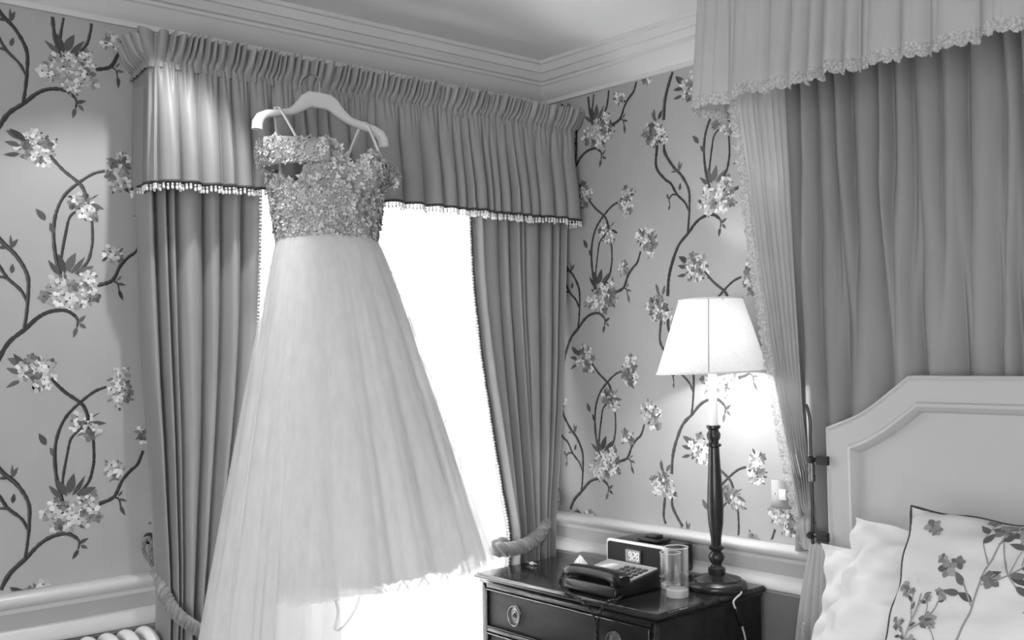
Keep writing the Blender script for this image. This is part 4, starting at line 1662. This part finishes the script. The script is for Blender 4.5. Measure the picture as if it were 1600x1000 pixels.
M1 = corner_mat((1284, 849), -0.235, (0.03, -1, 0.0), (0.33, 0.05, 1), 0.68, 0.26)
pillow('bed_pillow', 'white pillow standing behind another white pillow against the headboard', 'pillow', M1, 0.68, 0.26, 0.05, 'linen_white', 3, 0.10, .003)
M2 = corner_mat((1334, 805), -0.315, (0.05, -1, -0.12), (0.5, 0.16, 1), 0.66, 0.33)
pillow('bed_pillow', 'white pillow with pointed corner directly behind the floral cushion', 'pillow', M2, 0.66, 0.33, 0.07, 'linen_white', 9, 0.10, .007)
# floral cushion
M3 = corner_mat((1426, 793), -0.44, (0.08, -1, -0.03), (0.62, 0.08, 1), 0.52, 0.44)
CU, CF, CB = pillow('floral_cushion', 'pale cushion printed with flower sprays and edged in dark piping', 'cushion', M3, 0.52, 0.44, 0.08, 'floral_linen', 17, 0.0, .003, .05)
n = CF.shape[0]
rim = [CF[i, 0] for i in range(n)] + [CF[n - 1, j] for j in range(1, n)] + [CF[i, n - 1] for i in range(n - 2, -1, -1)] + [CF[0, j] for j in range(n - 2, 0, -1)]
rim = pose(np.array(rim), M3)
part(MB().tube([tuple(q) for q in rim], 0.003, n=6, closed=True), 'piping', 'piping_dark', CU)


def cush_put(u_, v_, L):
    """u_, v_ in metres on the cushion face (centre 0) -> world"""
    w, h = 0.52, 0.44
    a = np.clip((u_ / (w / 2) + 1) / 2, 0, 1) * (n - 1); b = np.clip((v_ / (h / 2) + 1) / 2, 0, 1) * (n - 1)
    i, j = int(min(a, n - 2)), int(min(b, n - 2))
    fa, fb = a - i, b - j
    q = CF[i, j] * (1 - fa) * (1 - fb) + CF[i + 1, j] * fa * (1 - fb) + CF[i, j + 1] * (1 - fa) * fb + CF[i + 1, j + 1] * fa * fb
    q = q + np.array([0, 0, 0.0012 + L])
    return tuple(pose(q[None, :], M3)[0])


pr = Printer(cush_put, random.Random(3), (-0.25, 0.25, -0.21, 0.21))
def spray(bu, bv, lean, s_=1.0, flip=1):
    K = lambda pts: [(bu + (x * flip + lean * y) * s_, bv + y * s_) for x, y in pts]
    pr.stem(K([(0, 0), (.03, .07), (.045, .15), (.05, .24), (.058, .33)]), .0045, 0)
    pr.stem(K([(.047, .16), (.02, .20), (-.005, .215)]), .0035, 0)
    pr.stem(K([(.05, .20), (.09, .225), (.115, .27), (.125, .32)]), .0035, 0)
    pr.stem(K([(.1, .245), (.095, .28), (.085, .31)]), .0025, 0)
    pr.stem(K([(.048, .24), (.03, .28), (.028, .33)]), .003, 0)
    pr.stem(K([(.052, .28), (.075, .32), (.09, .335)]), .003, 0)
    pr.stem(K([(.02, .05), (.0, .1), (-.015, .12)]), .003, 0)
    pr.stem(K([(.012, .03), (.06, .06)]), .003, 0)
    for x, y, an in ((.045, .17, 150), (.05, .215, 20), (.09, .225, -30), (.1, .24, 10), (.03, .275, 60), (.085, .30, 160), (.02, .195, 120), (.02, .18, 170), (.0, .06, 160), (.125, .31, 40), (.07, .325, 20), (.03, .3, 130)):
        pr.leaf(*K([(x, y)])[0], .030 * s_, .013 * s_, an, 1, .1)
    for x, y, q in ((-.015, .222, .017), (.0, .235, .013), (.085, .318, .015), (.13, .335, .018), (.118, .345, .014), (.13, .228, .016), (-.018, .128, .015), (.07, .07, .02), (.085, .085, .016), (.022, .335, .012), (-.03, .24, .010)):
        pr.flower(*K([(x, y)])[0], q * s_, pr.rnd.random() < .5)
spray(-0.135, -0.205, 0.10, 1.22)
spray(-0.225, -0.20, .10, .62)
spray(0.13, -0.21, -0.05, 1.15, -1)
for a, b, q in ((-.19, .17, .020), (-.175, .155, .014), (-.22, .02, .014), (-.205, .005, .013), (-.17, -.10, .016), (.2, .12, .02), (.18, .1, .015)):
    pr.flower(a, b, q, True)
o = part(pr.m, 'floral_print', ['floral_stem', 'floral_leaf', 'floral_petal', 'floral_petal'], CU, smooth=False, kind='stuff')

# ------------------------------------------------------------------ bed canopy
CX = -0.355
CY0, CY1 = -1.028, -2.98
CN = thing('bed_canopy', 'gathered pale canopy valance with scalloped lace edge above the headboard', 'canopy', (CX, CY0, 2.12))
s, px_, py_, nx_, ny_ = path_pts([(-0.01, CY0), (CX + 0.02, CY0), (CX, CY0 - 0.02), (CX, CY1 + 0.02), (CX + 0.02, CY1), (-0.01, CY1)], 1100)
nx_, ny_ = -nx_, -ny_
if nx_[550] > 0:
    nx_, ny_ = -nx_, -ny_
TOT = s[-1]
fl = folds(s, TOT, 0.085, 71, 0.55, 0.7)
fl2 = folds(s, TOT, 0.034, 72, 0.5, 0.9)
zs = np.linspace(2.125, 2.497, 16)
P = np.zeros((len(s), 16, 3))
hz = 0.006 * smoothnoise(s, 73, base=3)
for j, z in enumerate(zs):
    t = 1 - j / 15
    off = (0.012 + 0.038 * t) * fl + 0.008 * fl2 * (1 - .5 * t) + 0.02 * t
    P[:, j, 0] = px_ + nx_ * off
    P[:, j, 1] = py_ + ny_ * off
    P[:, j, 2] = z + hz * t
part(MB().grid(P), 'canopy_valance', 'canopy_cloth', CN, angle=180)


def lace_edge(line, down, rnd, width=0.03, step=0.024, normal=None):
    """scalloped lace strip hung from a 3-D line"""
    seg = np.r_[0, np.cumsum(np.linalg.norm(np.diff(line, axis=0), axis=1))]
    n_ = max(8, int(seg[-1] / 0.004))
    m = MB()
    Q = np.zeros((n_, 4, 3))
    for i in range(n_):
        d = seg[-1] * i / (n_ - 1)
        q = np.array([np.interp(d, seg, line[:, k]) for k in range(3)])
        sca = abs(math.sin(PI * d / step)) ** .6
        fine = 0.12 * abs(math.sin(PI * d / step * 3.3))
        w = width * (0.55 + 0.40 * sca + fine)
        wob = 0.004 * math.sin(d * 130) + 0.003 * rnd.uniform(-1, 1)
        for k in range(4):
            t = k / 3
            Q[i, k] = q + np.array(down) * w * t + (normal if normal is not None else np.array([-1, 0, 0])) * (wob * t + .002)
        Q[i, 0] -= np.array(down) * width * (.25 + .15 * rnd.random())
    m.grid(Q)
    return m


part(lace_edge(P[:, 0], (0, 0, -1), random.Random(2), 0.026, 0.03), 'lace_edging', 'edging_lace', CN, angle=60)
m = MB()
m.box(CX + 0.015, -0.004, CY1 + .01, CY0 - .01, 2.455, 2.475)
part(m, 'tester_board', 'window_paint', CN, bevel=0.003)

# back drape on the wall behind the headboard
BD = thing('back_drape', 'grey gathered drape hanging flat on the wall behind the headboard', 'drape', (-0.06, -1.2, 0.8))
u = np.linspace(0, 1, 620)
W = 1.86
fl = folds(u * W, W, 0.060, 81, 0.6, 0.6)
fb = folds(u * W, W, 0.078, 82, 0.6, 0.7)
zs = np.linspace(0.85, 2.452, 50)
P = np.zeros((620, 50, 3))
for j, z in enumerate(zs):
    t = (z - .85) / 1.6
    mixk = smooth01((z - 1.3) / .7)
    sh = 0.02 * smoothnoise(u * 2 + t * .5, 83, base=1.0)
    f = np.interp(np.clip(u + sh * (1 - t), 0, 1), u, fl) * mixk + np.interp(np.clip(u + sh * .5, 0, 1), u, fb) * (1 - mixk)
    P[:, j, 0] = -0.008 - 0.068 * f
    P[:, j, 1] = -1.075 - W * u
    P[:, j, 2] = z
part(MB().grid(P), 'fabric_panel', 'drape_cloth', BD, angle=180)

# side drape: leading edge swings back to the wall at the headboard
SD = thing('side_drape', 'pale lace-edged bed drape drawn back to the wall beside the lamp', 'drape', (-0.1, -1.1, 0.4))
lead_px = [(1148, 120), (1150, 170), (1163, 260), (1180, 400), (1195, 500), (1211, 600), (1229, 700), (1243, 770), (1256, 840), (1262, 856)]
lead_x = [-0.315, -0.31, -0.285, -0.24, -0.205, -0.165, -0.12, -0.09, -0.065, -0.06]
L3 = [at(p, 0, x) for p, x in zip(lead_px, lead_x)]
zk = np.array([q[2] for q in L3])[::-1]
lxk = np.array(lead_x)[::-1]
lyk = np.array([q[1] for q in L3])[::-1]
zt_, zb_ = 2.45, zk[0]
zs = np.linspace(zb_, zt_, 60)
u = np.linspace(0, 1, 160)
fd = folds(u, 1, 1 / 9, 91, 0.4, 1.0)
P = np.zeros((160, 60, 3))
for j, z in enumerate(zs):
    lx, ly = np.interp(z, zk, lxk), np.interp(z, zk, lyk)
    bx_, by_ = -0.080, np.interp(z, [zb_, 1.3, 2.45], [-1.185, -1.15, -1.115])
    # path from the leading edge to the wall with folds across
    dx_, dy_ = bx_ - lx, by_ - ly
    L = math.hypot(dx_, dy_)
    nx, ny = -dy_ / L, dx_ / L
    if ny < 0:
        nx, ny = -nx, -ny
    a = 0.022 + 0.012 * (2.45 - z) / 1.5
    bow = 0.02 * np.sin(PI * u)
    P[:, j, 0] = np.minimum(lx + dx_ * u + nx * (a * (fd - .3)) * (0.5 + .5 * np.minimum(1, u * 8)), -0.012)
    P[:, j, 1] = ly + dy_ * u + ny * (a * (fd - .3)) * np.minimum(1, u * 8)
    P[:, j, 2] = z
part(MB().grid(P), 'fabric_panel', 'side_cloth', SD, angle=180)
part(lace_edge(P[0][::-1][2:], (-0.80, 0.60, 0), random.Random(6), 0.022, 0.024, np.array([0.6, .8, 0])), 'lace_edging', 'edging_lace', SD, angle=60)
# tail below the tie, beside the mattress
tail_px = [(850, 1262, 1285), (880, 1256, 1296), (920, 1249, 1303), (960, 1244, 1307), (1000, 1240, 1312), (1060, 1234, 1318)]
zs, xa, xb = [], [], []
for yp, p0, p1 in tail_px:
    a, b = at((p0, yp), 0, -0.10), at((p1, yp), 0, -0.15)
    zs.append(a[2]); xa.append(a[1]); xb.append(b[1])
zs = zs + [0.03]; xa = xa + [xa[-1] + .01]; xb = xb + [-1.235]
order = np.argsort(zs)
zk2, ya2, yb2 = np.array(zs)[order], np.array(xa)[order], np.array(xb)[order]
yb2 = np.maximum(yb2, -1.235)
zs = np.linspace(zk2[0], zk2[-1] + 0.005, 40)
u = np.linspace(0, 1, 90)
fd = folds(u, 1, 1 / 5, 95, 0.3, 0.9)
P = np.zeros((90, 40, 3))
for j, z in enumerate(zs):
    a, b = np.interp(z, zk2, ya2), np.interp(z, zk2, yb2)
    g = np.interp(z, [0.5, zk2[-1]], [1, .35])
    P[:, j, 0] = -0.085 - 0.045 * g * fd - 0.02 * u
    P[:, j, 1] = a + (b - a) * u
    P[:, j, 2] = z
part(MB().grid(P), 'drape_tail', 'side_cloth', SD, angle=180)
e = P[30][::-1].copy()
e[:, 0] -= .004
part(lace_edge(e[10:30], (0, -0.9, 0.1), random.Random(7), 0.012, 0.02, np.array([-1., 0, 0])), 'tail_edging', 'edging_lace', SD, angle=60)

# ------------------------------------------------------------------ upright bracket rod beside the headboard
BR = thing('bracket_rod', 'dark metal upright rod with brass collar fixed beside the headboard', 'bracket', tuple(at((1268, 840), 0, -0.1)))
m = MB()
rod = [(1259, 632), (1262, 640), (1266, 660), (1266, 690), (1268, 735), (1269, 790), (1270, 850)]
C = catmull([tuple(at(p, 0, -0.145)) for p in rod], 6)
part(MB().tube(C, 0.0042, n=10), 'rod', 'dark_brass', BR)
m = MB()
q = at((1268, 736), 0, -0.145)
m.lathe([(0.0, q[2] - .028), (.009, q[2] - .028), (.010, q[2] - .012), (.008, q[2] - .008), (.0095, q[2] + .002), (.0095, q[2] + .014), (.0075, q[2] + .02), (.0075, q[2] + .026), (0, q[2] + .026)], 18, (q[0], q[1], 0))
part(m, 'collar', 'old_brass', BR)
for p in (718, 836):
    q = at((1268, p), 0, -0.145)
    m = MB()
    m.tube([(q[0], q[1], q[2]), (q[0] - .0, q[1] - .050, q[2])], .006, n=10)
    m.box(q[0] - .012, q[0] + .008, q[1] - .055, q[1] - .022, q[2] - .012, q[2] + .012)
    part(m, 'fixing_arm', 'dark_brass', BR)
    m = MB()
    m.lathe([(.0, -.010), (.008, -.009), (.011, 0), (.008, .009), (0, .010)], 14, (q[0] - .004, q[1], q[2]), axis='x')
    part(m, 'knob', 'dark_brass', BR)

# ------------------------------------------------------------------ light switch
a, b = at((1207, 746), 0, -0.004), at((1243, 800), 0, -0.004)
SW = thing('light_switch', 'grey metal switch plate with white rocker on flowered wallpaper', 'switch', (-0.002, (a[1] + b[1]) / 2, (a[2] + b[2]) / 2))
yc_, zc_ = (a[1] + b[1]) / 2, (a[2] + b[2]) / 2
hy = hz_ = 0.043
m = MB()
m.box(-0.008, -0.0015, yc_ - hy, yc_ + hy, zc_ - hz_, zc_ + hz_)
part(m, 'switch_plate', 'switch_grey', SW, bevel=0.003)
m = MB()
m.box(-0.013, -0.0075, yc_ - .012, yc_ + .012, zc_ - .016, zc_ + .016)
part(m, 'rocker', 'switch_white', SW, bevel=0.002)
for dy in (-.03, .03):
    part(MB().lathe([(0, -.0092), (.0035, -.009), (.0035, -.0075)], 12, (0, yc_ + dy, zc_), axis='x'), 'screw', 'steel', SW)

# ------------------------------------------------------------------ radiator under the dado
RA = thing('column_radiator', 'white column radiator standing under the dado rail', 'radiator', (-1.9, -0.11, 0))
m0 = MB()
ry0, ry1 = -0.045, -0.175
m0.tube(catmull([(0, ry0, .12), (0, ry0, .64), (0, ry0 - .004, .68), (0, ry0 - .028, .705), (0, (ry0 + ry1) / 2, .712), (0, ry1 + .028, .705), (0, ry1 + .004, .68), (0, ry1, .64), (0, ry1, .12)], 5), 0.0165, n=10)
m0.tube([(0, (ry0 + ry1) / 2, .12), (0, (ry0 + ry1) / 2, .70)], 0.0165, n=10)
m0.tube([(0, ry0, .13), (0, ry1, .13)], 0.0165, n=10)
first = None
for k in range(16):
    x = -1.575 - k * 0.049
    if first is None:
        o = first = m0.build('section', 'radiator_white', None, angle=60)
    else:
        o = first.copy(); COL.objects.link(o)
    o.location = (x, 0, 0)
    attach(o, RA)
for zz_ in (.15, .66):
    part(MB().tube([(-1.56, -0.11, zz_), (-1.575 - 15 * .049 - .02, -0.11, zz_)], 0.018, n=12), 'header_pipe', 'radiator_white', RA)
for x in (-1.62, -2.26):
    m = MB()
    m.box(x - .012, x + .012, -.16, -.06, 0, .12)
    part(m, 'foot', 'radiator_white', RA, bevel=.004)

# ------------------------------------------------------------------ recessed ceiling downlight by the valance, then unseen ones added for fill
def downlight(x, y, energy, label, spot=1.75, blend=0.35, aim=None):
    th = thing('ceiling_downlight', label, 'downlight', (x, y, CZ), 'recessed ceiling downlights')
    part(MB().lathe([(0.032, CZ - .001), (0.045, CZ - .001), (0.047, CZ - .004), (0.043, CZ - .007), (0.034, CZ - .005), (0.032, CZ - .001)], 32, (x, y, 0), cap=False), 'bezel_ring', 'steel', th)
    part(MB().lathe([(0, CZ - .0025), (0.032, CZ - .0025)], 24, (x, y, 0), cap=False), 'lens', 'downlight_lens', th)
    l = light('downlight_beam', 'SPOT', (x, y, CZ - .012), energy, spot_size=spot, spot_blend=blend, shadow_soft_size=0.02)
    if aim:
        d_ = Vector(aim) - Vector((x, y, CZ - .012))
        l.rotation_euler = d_.to_track_quat('-Z', 'Y').to_euler()
    attach(l, th)
    return th


downlight(-1.50, -0.62, 23, 'recessed ceiling downlight closest to the window valance', 1.18, 0.55, (-1.69, -0.20, 1.60))
for x, y, lb in ((-3.3, -1.2, 'unseen recessed downlight added for fill above the carpet beyond the radiator'), (-3.3, -3.0, 'unseen recessed downlight added for fill in line with the middle of the bed'), (-1.6, -3.4, 'unseen recessed downlight added for fill over the far side of the bed'), (-3.3, -4.5, 'unseen recessed downlight added for fill in front of the small added rear window')):
    downlight(x, y, 16, lb, 2.2, 0.6)  # out of view, added to brighten the room generally
